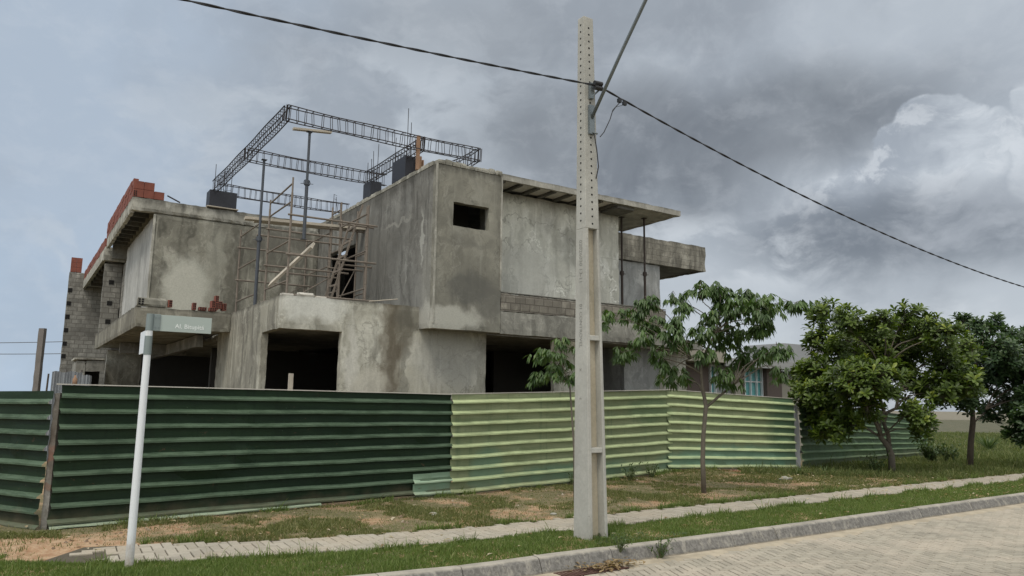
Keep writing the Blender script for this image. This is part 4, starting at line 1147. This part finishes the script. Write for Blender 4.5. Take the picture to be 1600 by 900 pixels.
# ------------------------------------------------------------------ things behind the fence on the left
t = empty('timber_pole', (-13.73, 22, 0), 0, 'thick weathered brown timber post standing alone behind the left fence', 'post')
q = MB(); q.rough(-.085, .085, -.07, .07, 0, 3.82, step=.2, chip=.008, wave=.004); q.build('shaft', 'oldwood', t)
t = empty('thin_stake', (-13.45, 22.0, 0), 0, 'thin dark stake right of the thick timber post', 'stake')
q = MB(); q.tube((-.02, 0, 0), (.03, 0, 2.5), .03, .025, n=7); q.build('shaft', 'darkbark', t)
t = empty('zinc_hoarding', (-13.32, 22.0, 0), 0, 'short hoarding of grey ribbed zinc sheets beyond the fence corner', 'metal sheet')
q = MB(); n = 40
for i in range(n+1):
    x = 1.15*i/n; y = .03*math.sin(i*1.9)
    q.v += [(x, y, 0), (x, y, 2.56+.02*math.sin(i*.4)-.1*(i > 30))]
for i in range(n): q.f.append((2*i, 2*i+2, 2*i+3, 2*i+1))
q.build('sheet', 'zinc', t)
q = MB()
for x in (.35, .8): q.tube((x, .08, 0), (x, .08, 2.62), .03, n=7)
q.build('post', 'oldwood', t)
t = at_house('site_shed', (-6.5, 13.9, 0), 'low rendered site shed with dark opening below the balcony end', 'shed')
q = MB(); q.rough(0, .3, 0, .12, 0, 3.1, step=.2); q.rough(.3, .9, 0, .12, 2.72, 3.12, step=.2); q.rough(0, .12, .12, 2.0, 0, 3.05, step=.3); q.build('wall', M['raw'], t)
q = MB(); q.rough(-.05, .92, -.05, 2.0, 3.13, 3.2, step=.2); q.build('roof', M['slab'], t)
q = MB(); q.box(.12, .9, 1.8, 1.9, 0, 3.1); q.build('back_wall', 'dark', t)
t = empty('plastic_bottle', (-6.9, 11.9, 0), 0, 'pale orange bottle on a stick just above the fence top at the left', 'bottle')
pq = atY(117, 596, 12.4); t.location = (pq.x, pq.y, 0)
q = MB(); q.tube((0, 0, 0), (0, 0, pq.z-.05), .012, n=6); q.build('stick', 'oldwood', t)
q = MB(); q.path([(0, 0, pq.z-.06), (0, 0, pq.z-.04), (0, 0, pq.z+.04), (0, 0, pq.z+.07), (0, 0, pq.z+.10)], [.02, .036, .036, .015, .014], 12); q.build('flask', 'orange', t, smooth=True)

# ------------------------------------------------------------------ neighbour house on the right
nb = empty('neighbour_house', HW(13.65, 6, 0), HZ, 'finished beige and brown modern house seen behind the thin tree', 'house')
def npart(nm, mat, boxes, bevel=.01, parent=None):
    q = MB()
    for bx in boxes: q.box(*bx)
    return q.build(nm, mat, parent or nb, bevel=bevel)
npart('wall', 'nwall', [(-2, .55, 0, .3, 0, 3.6)])
npart('wall', 'nbrown', [(.55, 3.25, .6, .9, 0, 3.6), (5.0, 5.45, .5, 1.0, 0, 3.62), (6.75, 7.8, .3, .7, 0, 3.62)])
npart('wall', 'ngrey', [(3.6, 5.0, .6, .9, 0, 3.6)])
npart('wall', 'nwall', [(7.8, 11, .45, .8, 0, 3.3)])
npart('wall', 'nwall', [(4.6, 5.0, .3, .597, 0, 3.6)])
npart('roof_band', 'nwall', [(-2.3, 3.3, -.35, .6, 3.63, 4.15)], .02)
npart('roof', 'roof', [(3.3, 11.5, -.3, 7, 3.70, 3.86), (-2.3, 3.3, .6, 7, 3.9, 4.1), (3.3, 11.5, -.32, -.2, 3.5, 3.70)], .01)
ub = [onB(1224, 536, 13.0), onB(1270, 560, 13.0)]
npart('upper_block', 'ngrey', [(ub[0][0]-13.65, ub[1][0]-13.65+1.5, 7.0, 10, 3.5, ub[0][2])], .01)
for x0, x1 in ((3.26, 3.6), (5.47, 6.73)):
    wd = npart('window', 'white', [(x0, x0+.05, .5, .62, .5, 3.6), (x1-.05, x1, .5, .62, .5, 3.6), (x0+.05, x1-.05, .5, .62, 3.52, 3.6), (x0+.05, x1-.05, .52, .6, 1.6, 1.65), (x0+.05, x1-.05, .52, .6, 2.25, 2.3), (x0+.05, x1-.05, .52, .6, 2.9, 2.95)] + ([(x0+.42, x0+.46, .51, .61, .5, 3.52), (x0+.84, x0+.88, .51, .61, .5, 3.52)] if x1-x0 > .5 else []), 0)
    npart('pane', 'glass', [(x0+.02, x1-.02, .64, .66, .5, 3.55)], 0, wd)
q = MB()
for i in range(14): q.box(8.0+i*.2, 8.06+i*.2, .40, .45, 3.12, 3.48)
q.build('louvre', 'ngrey', nb)
npart('back_wall', 'nwall', [(-2, 11, 7, 7.2, 0, 3.8), (10.8, 11, .8, 7, 0, 3.6)], 0)
t = empty('boundary_wall', (60, 150, -.35), R(8), 'long low pale wall far across the rough field at the right', 'wall')
q = MB(); q.rough(-20, 120, 0, .2, 0, 1.7, step=4); q.build('wall', M['nwall'], t)

# ------------------------------------------------------------------ vegetation
def leaf(q, tint, base, d, nrm, L, wd, t, fold=.25, droop=.0):
    """one pointed leaf, folded at the midrib"""
    d = d.normalized(); s = d.cross(nrm); 
    if s.length < 1e-4: s = d.orthogonal()
    s.normalize(); n_ = s.cross(d); dr = Vector((0, 0, -droop*L))
    k = len(q.v)
    mid = base+d*L*.5+dr*.35; tip = base+d*L+dr
    for v in (base, mid+s*wd/2+n_*fold*wd/2, mid-s*wd/2+n_*fold*wd/2, tip, mid): q.v.append(tuple(v)); tint.append(t)
    q.f += [(k, k+1, k+4), (k, k+4, k+2), (k+1, k+3, k+4), (k+4, k+3, k+2)]
def leaf_wide(q, tint, base, d, nrm, L, wd, t):
    """obovate leaf: widest near the tip"""
    d = d.normalized(); s = d.cross(nrm)
    if s.length < 1e-4: s = d.orthogonal()
    s.normalize(); n_ = s.cross(d); k = len(q.v)
    a, c = base+d*L*.35, base+d*L*.72
    e = base+d*L-n_*L*.10
    for v in (base, a+s*wd*.30+n_*wd*.1, a-s*wd*.30+n_*wd*.1, c+s*wd*.5+n_*wd*.12, c-s*wd*.5+n_*wd*.12, e+s*wd*.18, e-s*wd*.18, a, c, e):
        q.v.append(tuple(v)); tint.append(t)
    q.f += [(k, k+1, k+7), (k, k+7, k+2), (k+1, k+3, k+8, k+7), (k+7, k+8, k+4, k+2), (k+3, k+5, k+9, k+8), (k+8, k+9, k+6, k+4)]
RV = lambda s=1: Vector((random.gauss(0, s), random.gauss(0, s), random.gauss(0, s)))
def cluster_palm(q, tint, p, sc, t0):
    """a twig end with drooping compound leaves"""
    for _ in range(random.randint(4, 6)):
        a = random.uniform(0, 6.283); out = Vector((math.cos(a), math.sin(a), random.uniform(-.9, .8)))
        hub = p+out.normalized()*random.uniform(.06, .16)*sc
        n = random.randint(5, 7)
        for i in range(n):
            b_ = a+(i-(n-1)/2)*.55
            d = Vector((math.cos(b_), math.sin(b_), random.uniform(-2.2, -.35)))
            leaf(q, tint, hub, d, Vector((0, 0, 1)), random.uniform(.11, .19)*sc, .05*sc, min(1, max(0, t0+random.gauss(0, .15))), .3, .25)
def cluster_rosette(q, tint, p, axis, sc, t0, n=10, L=.155, wd=.062):
    axis = axis.normalized(); u = axis.orthogonal().normalized(); v = axis.cross(u)
    ph = random.uniform(0, 6.28)
    for i in range(n):
        a = ph+i*2.4; el = .15+.75*(i/n)
        d = (u*math.cos(a)+v*math.sin(a))*math.cos(el)+axis*math.sin(el)
        leaf_wide(q, tint, p+axis*(i*.008-.03), d+RV(.08), axis, L*sc*random.uniform(.75, 1.15), wd*sc, min(1, max(0, t0+random.gauss(0, .12)+(.18 if i > n-3 else 0))))
def make_tree(name, base, trunk_pts, trunk_r, forks, blobs, kind, label, bark, leafm, dens, group='young street trees by the fence', lsc=1.0):
    """trunk_pts, forks and blobs in world metres; a blob = (centre, radius vector). Limbs run fork -> blob, twigs inside it carry the leaves"""
    root = empty(name, base, 0, label, 'tree', group)
    B0 = Vector(base)
    tk = MB(); tk.path([Vector(p)-B0 for p in trunk_pts], trunk_r, 10)
    tw = tk; q = MB(); tint = []
    for (c, r) in blobs:
        c = Vector(c); f = min(forks, key=lambda p: (Vector(p[0])-c).length+(.4 if Vector(p[0]).z > c.z else 0))
        st = Vector(f[0]); L = (c-st).length
        k1 = st+(c-st)*.35+Vector((0, 0, .10*L))+RV(.05*L); k2 = st+(c-st)*.7+Vector((0, 0, .08*L))+RV(.05*L)
        r0 = min(f[1], .012+.012*L)
        pts = [st, k1, k2, c]
        tw.path([p-B0 for p in smooth3(pts)], [r0*(1-.75*i/(len(smooth3(pts))-1)) for i in range(len(smooth3(pts)))], 6)
        vol = r[0]*r[1]*r[2]*4.19
        n = max(3, int(vol**.75*dens))
        for _ in range(n):
            while True:
                d = Vector((random.uniform(-1, 1), random.uniform(-1, 1), random.uniform(-1, 1)))
                if d.length < 1 and random.random() < .35+.65*d.length: break
            p = c+Vector((d.x*r[0], d.y*r[1], d.z*r[2]))
            s0 = pts[random.choice((2, 3))]
            if random.random() < .75: s0 = c+(s0-c)*random.random()
            midp = (s0+p)/2+RV(.03)+Vector((0, 0, .04))
            tw.path([s0-B0, midp-B0, p-B0], [.008, .006, .003], 4)
            t0 = random.random()*.55+.12*(d.z+1)
            if kind == 'palm': cluster_palm(q, tint, p-B0, lsc, t0)
            else:
                ax = Vector((d.x*.7, d.y*.7, .55+d.z*.4)); cluster_rosette(q, tint, p-B0, ax, lsc*random.uniform(.65, 1.25), t0)
                if random.random() < .5: cluster_rosette(q, tint, midp-B0, ax+RV(.4), lsc*.9, t0*.8, 6)
    tk.build('trunk', bark, root, smooth=True)
    q.attr['tint'] = tint; q.build('crown', leafm, root)
    return root
def smooth3(p):
    p = [Vector(x) for x in p]
    for _ in range(2):
        o = [p[0]]
        for a, b in zip(p, p[1:]): o += [a*.75+b*.25, a*.25+b*.75]
        p = o+[p[-1]]
    return p
def pxblobs(lst, y, scale, jit=.9, grow=.85):
    out = []
    for i, (x0, y0, x1, y1) in enumerate(lst):
        dy = random.uniform(-jit, jit)
        c = atY((x0+x1)/2, (y0+y1)/2, y+dy); rx, rz = (x1-x0)/2/scale, (y1-y0)/2/scale
        out.append((c, (rx*grow, min(.9, (rx+rz)/2+.1), rz*grow)))
    return out
# thin tree in front of the fence, drooping compound leaves
y1 = 16.07
b1 = pxblobs([(935, 484, 969, 510), (972, 474, 1003, 506), (996, 454, 1032, 488), (1000, 484, 1035, 520), (1035, 488, 1072, 530), (993, 518, 1018, 536), (960, 540, 985, 562), (980, 540, 1005, 564),
              (1015, 545, 1045, 572), (1030, 570, 1062, 602), (1050, 575, 1076, 600), (1037, 445, 1062, 470), (1055, 462, 1080, 490), (1076, 430, 1110, 462), (1100, 432, 1145, 475), (1120, 460, 1165, 500), (1090, 470, 1125, 505), (1150, 440, 1184, 480),
              (1160, 457, 1218, 500), (1160, 490, 1200, 528), (1180, 478, 1218, 505), (1221, 466, 1262, 492), (1080, 500, 1120, 530), (1110, 500, 1165, 545), (1080, 535, 1115, 560), (1140, 530, 1180, 570), (1165, 535, 1200, 572), (1195, 530, 1236, 560),
              (1209, 562, 1232, 590), (1115, 568, 1150, 604), (1055, 525, 1090, 545), (1040, 520, 1065, 540)], y1, 73)
tr = [atY(*p, y1) for p in ((1100, 775), (1098, 720), (1099, 680), (1103, 635), (1097, 600), (1095, 570), (1105, 545), (1118, 520), (1128, 480))]
tr[0].z = -.05
fk = [(atY(1103, 637, y1), .03), (atY(1148, 600, y1+.1), .02), (atY(1096, 585, y1), .02), (atY(1105, 545, y1), .02), (atY(1118, 520, y1), .015), (atY(1080, 560, y1-.1), .015)]
t1 = make_tree('slender_tree', (tr[0].x, tr[0].y, 0), tr, [.055, .05, .047, .045, .032, .028, .024, .02, .012], fk, b1, 'palm', 'slender open tree with drooping leaves between the utility pole and bushy trees', 'bark', 'leafA', 54, lsc=1.15)
q = MB(); q.path([Vector(p)-Vector((tr[0].x, tr[0].y, 0)) for p in (atY(1103, 637, y1), atY(1125, 618, y1+.05), atY(1148, 600, y1+.1), atY(1170, 575, y1+.1))], [.033, .028, .022, .015], 8); q.build('limb', 'bark', t1, smooth=True)
# bushy tree
y2 = 22.04
b2 = pxblobs([(1262, 468, 1310, 510), (1300, 480, 1350, 530), (1350, 485, 1400, 530), (1395, 475, 1440, 515), (1430, 490, 1480, 540), (1255, 505, 1300, 560), (1290, 520, 1345, 580), (1340, 520, 1400, 580), (1395, 515, 1450, 575), (1445, 525, 1500, 590),
              (1250, 555, 1300, 610), (1232, 585, 1280, 640), (1250, 610, 1310, 665), (1290, 580, 1345, 640), (1290, 630, 1345, 690), (1262, 640, 1300, 690), (1340, 580, 1390, 630), (1395, 570, 1450, 630), (1440, 580, 1495, 640), (1335, 610, 1375, 665),
              (1410, 620, 1455, 670), (1425, 640, 1455, 690), (1320, 560, 1370, 600), (1380, 545, 1430, 590), (1475, 560, 1510, 610), (1300, 500, 1450, 570), (1290, 560, 1420, 630), (1480, 520, 1530, 575), (1455, 500, 1500, 545), (1490, 575, 1535, 625), (1240, 560, 1275, 600), (1250, 590, 1300, 640), (1275, 660, 1325, 695)], y2, 53, 1.3, .95)
T = lambda pts, y, dz=0: [atY(*p, y) for p in pts]
tr2 = T([(1394, 742), (1393, 712), (1388, 698), (1376, 683), (1373, 662), (1381, 640), (1372, 615), (1378, 580), (1390, 540)], y2); tr2[0].z = -.08
fk2 = [(tr2[3], .06), (tr2[5], .05), (tr2[6], .04), (tr2[7], .03), (atY(1400, 640, y2+.1), .04), (atY(1408, 610, y2+.1), .03)]
t2 = make_tree('bushy_tree', (tr2[0].x, tr2[0].y, 0), tr2, [.10, .09, .085, .065, .06, .055, .045, .035, .02], fk2, b2, 'ros', 'broad bushy tree with glossy yellow green leaves and a twisting forked trunk', 'bark', 'leafB', 78, lsc=1.3)
q = MB(); bs = Vector((tr2[0].x, tr2[0].y, 0))
q.path([p-bs for p in T([(1390, 702), (1388, 680), (1381, 662), (1385, 645), (1400, 638), (1404, 620), (1402, 600)], y2+.1)], [.07, .06, .055, .05, .045, .04, .03], 8)
q.path([p-bs for p in T([(1376, 680), (1364, 650), (1358, 632), (1362, 610)], y2-.15)], [.05, .045, .04, .03], 8)
q.build('limb', 'bark', t2, smooth=True)
# darker tree further right
y3 = 24.9
b3 = pxblobs([(1490, 490, 1520, 520), (1515, 500, 1545, 530), (1540, 490, 1562, 525), (1570, 505, 1600, 545), (1500, 520, 1545, 565), (1540, 525, 1590, 575), (1500, 560, 1540, 610), (1480, 580, 1515, 630), (1535, 570, 1590, 620), (1590, 545, 1640, 600), (1500, 610, 1530, 650),
              (1530, 625, 1565, 665), (1560, 610, 1600, 655), (1590, 600, 1650, 660), (1620, 560, 1680, 620), (1600, 500, 1660, 560), (1455, 595, 1490, 640), (1530, 540, 1620, 600)], y3, 47, 1.2, 1.0)
tr3 = T([(1515, 730), (1517, 690), (1520, 662), (1520, 640), (1518, 610), (1525, 570)], y3); tr3[0].z = -.12
fk3 = [(tr3[2], .05), (tr3[3], .05), (tr3[4], .04), (atY(1540, 640, y3), .03), (tr3[5], .03)]
make_tree('dark_tree', (tr3[0].x, tr3[0].y, 0), tr3, [.10, .09, .085, .06, .045, .03], fk3, b3, 'ros', 'dark leaved tree with a straight trunk on the grass furthest right', 'darkbark', 'leafC', 76, lsc=1.35)
b4 = pxblobs([(1575, 655, 1610, 700), (1590, 630, 1650, 690), (1620, 600, 1690, 680), (1640, 560, 1720, 640)], 23.2, 50, .4)
tr4 = T([(1680, 730), (1676, 700), (1665, 660), (1655, 620)], 23.2); tr4[0].z = -.1
make_tree('dark_tree', (tr4[0].x, tr4[0].y, 0), tr4, [.08, .07, .05, .03], [(tr4[1], .03), (tr4[2], .03), (tr4[3], .03)], b4, 'ros', 'low hanging dark foliage of a tree cut off by the right picture edge', 'darkbark', 'leafC', 90, lsc=1.5)
# sapling behind the pole
y5 = 14.3
b5 = pxblobs([(862, 520, 892, 545), (832, 545, 862, 562), (850, 545, 880, 565), (868, 548, 896, 575), (834, 580, 858, 598), (850, 575, 875, 592), (876, 570, 897, 595), (858, 560, 880, 575), (895, 530, 915, 560)], y5, 80, .35)
tr5 = T([(898, 792), (897, 700), (893, 640), (890, 600), (880, 575), (876, 555)], y5); tr5[0].z = -.03
make_tree('sapling', (tr5[0].x, tr5[0].y, 0), tr5, [.022, .02, .017, .014, .011, .008], [(tr5[3], .012), (tr5[4], .01), (tr5[5], .008), (tr5[2], .01)], b5, 'palm', 'thin stemmed sapling half hidden behind the concrete utility pole', 'bark', 'leafA', 60, lsc=.95)

# ------------------------------------------------------------------ grass, weeds, litter
def fence_y(x):
    for a, b_ in zip(FV[2:], FV[3:]):
        if a.x <= x <= b_.x: return a.y+(b_.y-a.y)*(x-a.x)/(b_.x-a.x)
    if x < FV[2].x: return FV[2].y+(x-FV[2].x)*-.52
    return None
def vis(x, y): return abs(x) < .72*y+.6
def blades(region, count, hgt, wd, mat, name, label, tdist, zoff=0.0, lean=.5):
    q = MB(); tint = []; made = 0; tries = 0
    while made < count and tries < count*30:
        tries += 1
        r_ = region()
        if r_ is None: continue
        x, y, k = r_; z = gz(x, y)+zoff-.006
        h = hgt*k*random.uniform(.5, 1.25)*(1.9 if random.random() < .05 else 1); a = random.uniform(0, 6.28)
        w_ = wd*(.7+.05*y)*random.uniform(.7, 1.3)
        dx, dy = math.cos(a), math.sin(a); ln = random.gauss(0, lean)*h; b_ = random.uniform(0, 6.28)
        lx, ly = math.cos(b_)*ln, math.sin(b_)*ln
        k0 = len(q.v); t = tdist()
        q.v += [(x-dx*w_, y-dy*w_, z), (x+dx*w_, y+dy*w_, z), (x+lx*.4+dx*w_*.7, y+ly*.4+dy*w_*.7, z+h*.6), (x+lx*.4-dx*w_*.7, y+ly*.4-dy*w_*.7, z+h*.6), (x+lx, y+ly, z+h)]
        q.f += [(k0, k0+1, k0+2, k0+3), (k0+3, k0+2, k0+4)]; tint += [t]*5; made += 1
    q.attr['tint'] = tint
    o = q.build(name, mat); tag(o, label, 'grass', None, 'stuff'); return o
def rg_kerb():
    y = 6.5+random.random()**1.3*16; x = random.uniform(-.75*y-.5, .75*y+.5)
    yk, yl = yat(KERB, x), yat(SWL, x)
    if yl is None:
        if x < -4.4: yl = 8.85+noise.noise(Vector((x*1.5, 0, 2)))*.25+(-.12)*(x+5)
        else: return None
    if yk is None: return None
    e = noise.noise(Vector((x*2.5, y*2.5, 4)))*.07
    if not (yk+.03 < y < yl+.0+e*.6): return None
    return x, y, .8+.5*noise.noise(Vector((x*1.8, y*1.8, 7)))
blades(rg_kerb, 150000, .058, .0036, 'grass', 'verge_grass', 'dense green grass of the verge between kerb and pavement', lambda: min(1, max(0, random.gauss(.45, .24))))
def rg_site():
    y = 8.9+random.random()**1.1*20; x = random.uniform(-.75*y-.5, .75*y+.5)
    yu, yf = yat(SWU, x), fence_y(x)
    if x < -5.6: yu = 9.0
    if yu is None or yf is None: return None
    if not (yu-.03 < y < yf-.03): return None
    if ((x-6.3)/2.3)**2+((y-21.05)/.55)**2 < 1: return None
    if ((x+5.6)/1.9)**2+((y-9.5)/.55)**2 < 1 and random.random() < .85: return None
    n = noise.noise(Vector((x*.75, y*.75, 1)))+.45*noise.noise(Vector((x*3, y*3, 2)))
    edge = max(0, 1-(y-yu)/.45)                         # grass is thicker by the pavement
    thr = .02-edge*.45+(.25 if x < -4.2 else 0)
    if y > 18: thr -= .25
    if n < thr:
        if random.random() > .16: return None
        return x, y, .45
    return x, y, .7+.5*max(0, n)
blades(rg_site, 120000, .06, .0042, 'drygrass', 'rough_grass', 'patchy half dry grass between pavement and fence', lambda: min(1, max(0, random.gauss(.42, .28))), lean=.8)
def rg_field():
    y = 20+random.random()**1.4*50; x = random.uniform(.3*y, .75*y+2)
    if y < 21+(x-14)*.6: pass
    yu, yf = yat(SWU, x), fence_y(x)
    if yu is not None and y < yu: return None
    if yf is not None and y > yf: return None
    if x < 17 and yf is None: return None
    n = noise.noise(Vector((x*.4, y*.4, 1)))
    return x, y, 1+1.2*max(0, n)+(1.5*math.exp(-((x-21)**2+(y-32)**2)/8))
blades(rg_field, 60000, .13, .006, 'fieldgrass', 'field_grass', 'rough pale grass of the open field beyond the fence end', lambda: min(1, max(0, random.gauss(.5, .25))), lean=.6)
def rg_edge():
    k = random.random()
    if k < .45:
        x = random.uniform(-6.3, 17); yf = fence_y(x)
        y = yf-.04-abs(random.gauss(0, .09)); lim = .05
    else:
        x = random.uniform(-4.6, 14); e = random.random() < .5
        yb = yat(SWU, x) if e else yat(SWL, x)
        if yb is None: return None
        y = yb+(random.gauss(.06, .04) if e else random.gauss(-.06, .04)); lim = .05
    if noise.noise(Vector((x*1.4, y*1.4, 31))) < lim: return None
    return x, y, random.uniform(.6, 1.3)
blades(rg_edge, 14000, .09, .0045, 'grass', 'edge_grass', 'longer tufts of grass along the fence foot and pavement edges', lambda: min(1, max(0, random.gauss(.5, .28))), lean=.7)
q = MB(); tint = []
for _ in range(2600):
    y = 8.8+random.random()**1.3*13; x = random.uniform(-.7*y, .6*y); yu, yf = yat(SWU, x), fence_y(x)
    if x < -5.6: yu = 8.9
    if yu is None or yf is None or not (yu < y < yf): continue
    if noise.noise(Vector((x*.75, y*.75, 1)))+.45*noise.noise(Vector((x*3, y*3, 2))) > .05 and random.random() > .15: continue
    r_ = abs(random.gauss(0, .012))+.006; z = gz(x, y); k = len(q.v)
    for i_ in range(5): a = i_*1.257+random.random()*.5; q.v.append((x+math.cos(a)*r_*1.3, y+math.sin(a)*r_, z)); tint.append(random.random())
    q.v.append((x+random.gauss(0, r_*.3), y, z+r_*1.1)); tint.append(random.random())
    q.f += [(k+i_, k+(i_+1) % 5, k+5) for i_ in range(5)]
q.attr['tint'] = tint; M['crumb'] = leaf_mat('soil_crumb', (.16, .10, .07), (.34, .27, .20), (.55, .52, .46), .95)
tag(q.build('rubble_crumbs', 'crumb'), 'small clods and crumbs of rubble on the bare soil', 'rubble', None, 'stuff')
q = MB(); tint = []
for _ in range(420):
    c0 = atZ(random.uniform(930, 1120), random.uniform(832, 868), .07)
    if kerb_d(c0.x, c0.y) < .05 or yat(SWL, c0.x) is None or c0.y > yat(SWL, c0.x): continue
    for a in range(3):
        leaf_wide(q, tint, c0+Vector((0, 0, random.uniform(-.02, .02))), Vector((math.cos(a*2.1), math.sin(a*2.1), .3)), Vector((0, 0, 1)), .03, .028, random.random())
q.attr['tint'] = tint; tag(q.build('clover_patch', 'weed'), 'low clover leaves mixed into the verge right of the pole', 'clover', None, 'stuff')
# leaf litter and pale crumbs as one uncountable layer
q = MB(); tint = []
for _ in range(9000):
    y = 9+random.random()*17; x = random.uniform(-.7*y, .74*y)
    yk, yf = yat(KERB, x), fence_y(x)
    if yk is None or yf is None or not (yk+.1 < y < yf): continue
    w_ = math.exp(-((x-9)**2/18+(y-19.5)**2/8))+.10+.25*math.exp(-((x-1.9)**2+(y-10.5)**2)/1.0)
    if random.random() > w_: continue
    a = random.uniform(0, 6.28)
    leaf_wide(q, tint, Vector((x, y, gz(x, y)+random.uniform(.015, .06))), Vector((math.cos(a), math.sin(a), random.uniform(-.2, .4))), Vector((0, 0, 1)), random.uniform(.04, .13), random.uniform(.03, .06), random.random())
q.attr['tint'] = tint
tag(q.build('leaf_litter', 'litter'), 'dry fallen leaves and crumbs scattered over verge and bare soil', 'leaf litter', None, 'stuff')
# weeds: individual plants
def weed(px, py, h, n, label, z=0.0, nm='weed', long=False):
    p = atZ(px, py, z); t = empty(nm, p, 0, label, 'plant', 'small weeds and shrubs on the verge')
    st = MB(); lf = MB(); tint = []
    for i in range(n):
        a = random.uniform(0, 6.28); e = Vector((math.cos(a)*h*random.uniform(.2, .8), math.sin(a)*h*random.uniform(.2, .8), h*random.uniform(.5, 1.1)))
        if long:
            leaf(lf, tint, Vector((math.cos(a)*.05, math.sin(a)*.05, 0)), e, Vector((0, 0, 1)), e.length*1.2, .03, random.random(), .2, .35); continue
        m_ = e*.5+Vector((0, 0, .05*h)); st.path([(0, 0, -.02), tuple(m_), tuple(e)], [.006, .004, .002], 4)
        for k in range(9):
            f = .25+.75*k/8; c = m_*min(1, f*2)*1.0 if f < .5 else m_+(e-m_)*(f-.5)*2
            leaf(lf, tint, c, RV(1)+Vector((0, 0, .3)), Vector((0, 0, 1)), h*random.uniform(.14, .26), h*.09, random.random(), .2, .1)
    if not long: st.build('stem', 'weedstem', t)
    lf.attr['tint'] = tint; lf.build('leaves', 'weed', t)
weed(968, 862, .22, 12, 'straggly weed growing over the kerb just right of the pole base', -.0)
weed(1032, 872, .26, 14, 'leafy weed growing from the gutter at the kerb joint', -.12)
weed(984, 752, .42, 14, 'weed against the light fence right of the pole, the left one of two', 0)
weed(1018, 747, .34, 16, 'broad leafed weed against the light fence, the right one of two', 0)
weed(892, 758, .3, 9, 'thin weed at the fence foot just left of the pole', 0)
weed(1366, 740, .55, 26, 'leafy shrub at the foot of the bushy tree', 0)
weed(1455, 722, .75, 60, 'dense low shrub at the right end of the fence', -.1)
weed(1482, 722, .6, 45, 'low shrub between the fence end and the dark tree', -.1)
weed(1545, 703, 1.0, 140, 'bright clump of tall arching grass behind the dark tree trunk', -.25, 'tall_grass_clump', True)
weed(1245, 745, .35, 30, 'grass tuft at the grey joint of the fence', 0, 'grass_tuft', True)
weed(1290, 742, .35, 30, 'grass tuft under the bushy crown left of its trunk', 0, 'grass_tuft', True)
# drain grate in the gutter with dead leaves
dp = atZ(925, 893, -.13)
ga = math.atan2(.58, .81)
t = empty('drain_grate', (dp.x, dp.y, -.128), ga, 'dark rusty drain grate in the gutter below the pole', 'drain')
q = MB(); q.box(-.48, .48, -.12, .12, -.02, .004); q.build('frame', 'hole_shade', t)
q = MB()
for i in range(19): q.box(-.47+i*.05, -.445+i*.05, -.11, .11, .004, .014)
q.box(-.48, .48, -.125, -.105, .004, .017); q.box(-.48, .48, .105, .125, .004, .017)
M['rust'] = plain('rusted_iron', (.075, .035, .025), .85, var=.4, scale=8); q.build('bar', 'rust', t)
q = MB(); tint = []
for _ in range(140):
    a = random.uniform(0, 6.28); x, y = random.gauss(.3, .22), random.gauss(0, .07)
    p = Vector((dp.x+math.cos(ga)*x-math.sin(ga)*y, dp.y+math.sin(ga)*x+math.cos(ga)*y, -.105+abs(random.gauss(0, .02))))
    leaf_wide(q, tint, p, Vector((math.cos(a), math.sin(a), random.uniform(-.2, .6))), Vector((0, 0, 1)), random.uniform(.05, .11), .04, random.random()*.6)
q.attr['tint'] = tint; tag(q.build('gutter_litter', 'litter'), 'dead leaves gathered over the drain in the gutter', 'leaf litter', None, 'stuff')
# a few pale stones that can be told apart
for i, (px, py, s_, lb) in enumerate(((678, 806, .07, 'white stone on the dry grass left of the pole'), (866, 806, .045, 'small white stone close to the left side of the pole'), (1003, 852, .04, 'white pebble on the verge right of the pole'), (1304, 770, .06, 'pale crumb on the pavement edge below the bushy tree'), (1228, 752, .12, 'flat pale slab of rubble at the fence joint'))):
    p = atZ(px, py, 0); bm = bmesh.new(); bmesh.ops.create_icosphere(bm, subdivisions=2, radius=s_)
    for v in bm.verts: v.co = Vector((v.co.x*1.3, v.co.y, v.co.z*.5))*(1+.5*noise.noise(v.co*14+Vector((i, 0, 0))))
    me = bpy.data.meshes.new('stone'); bm.to_mesh(me); bm.free(); me.materials.append(M['coping'])
    o = bpy.data.objects.new('stone', me); COL.objects.link(o); o.location = (p.x, p.y, gz(p.x, p.y)+s_*.2); tag(o, lb, 'stone', 'pale stones on the ground')
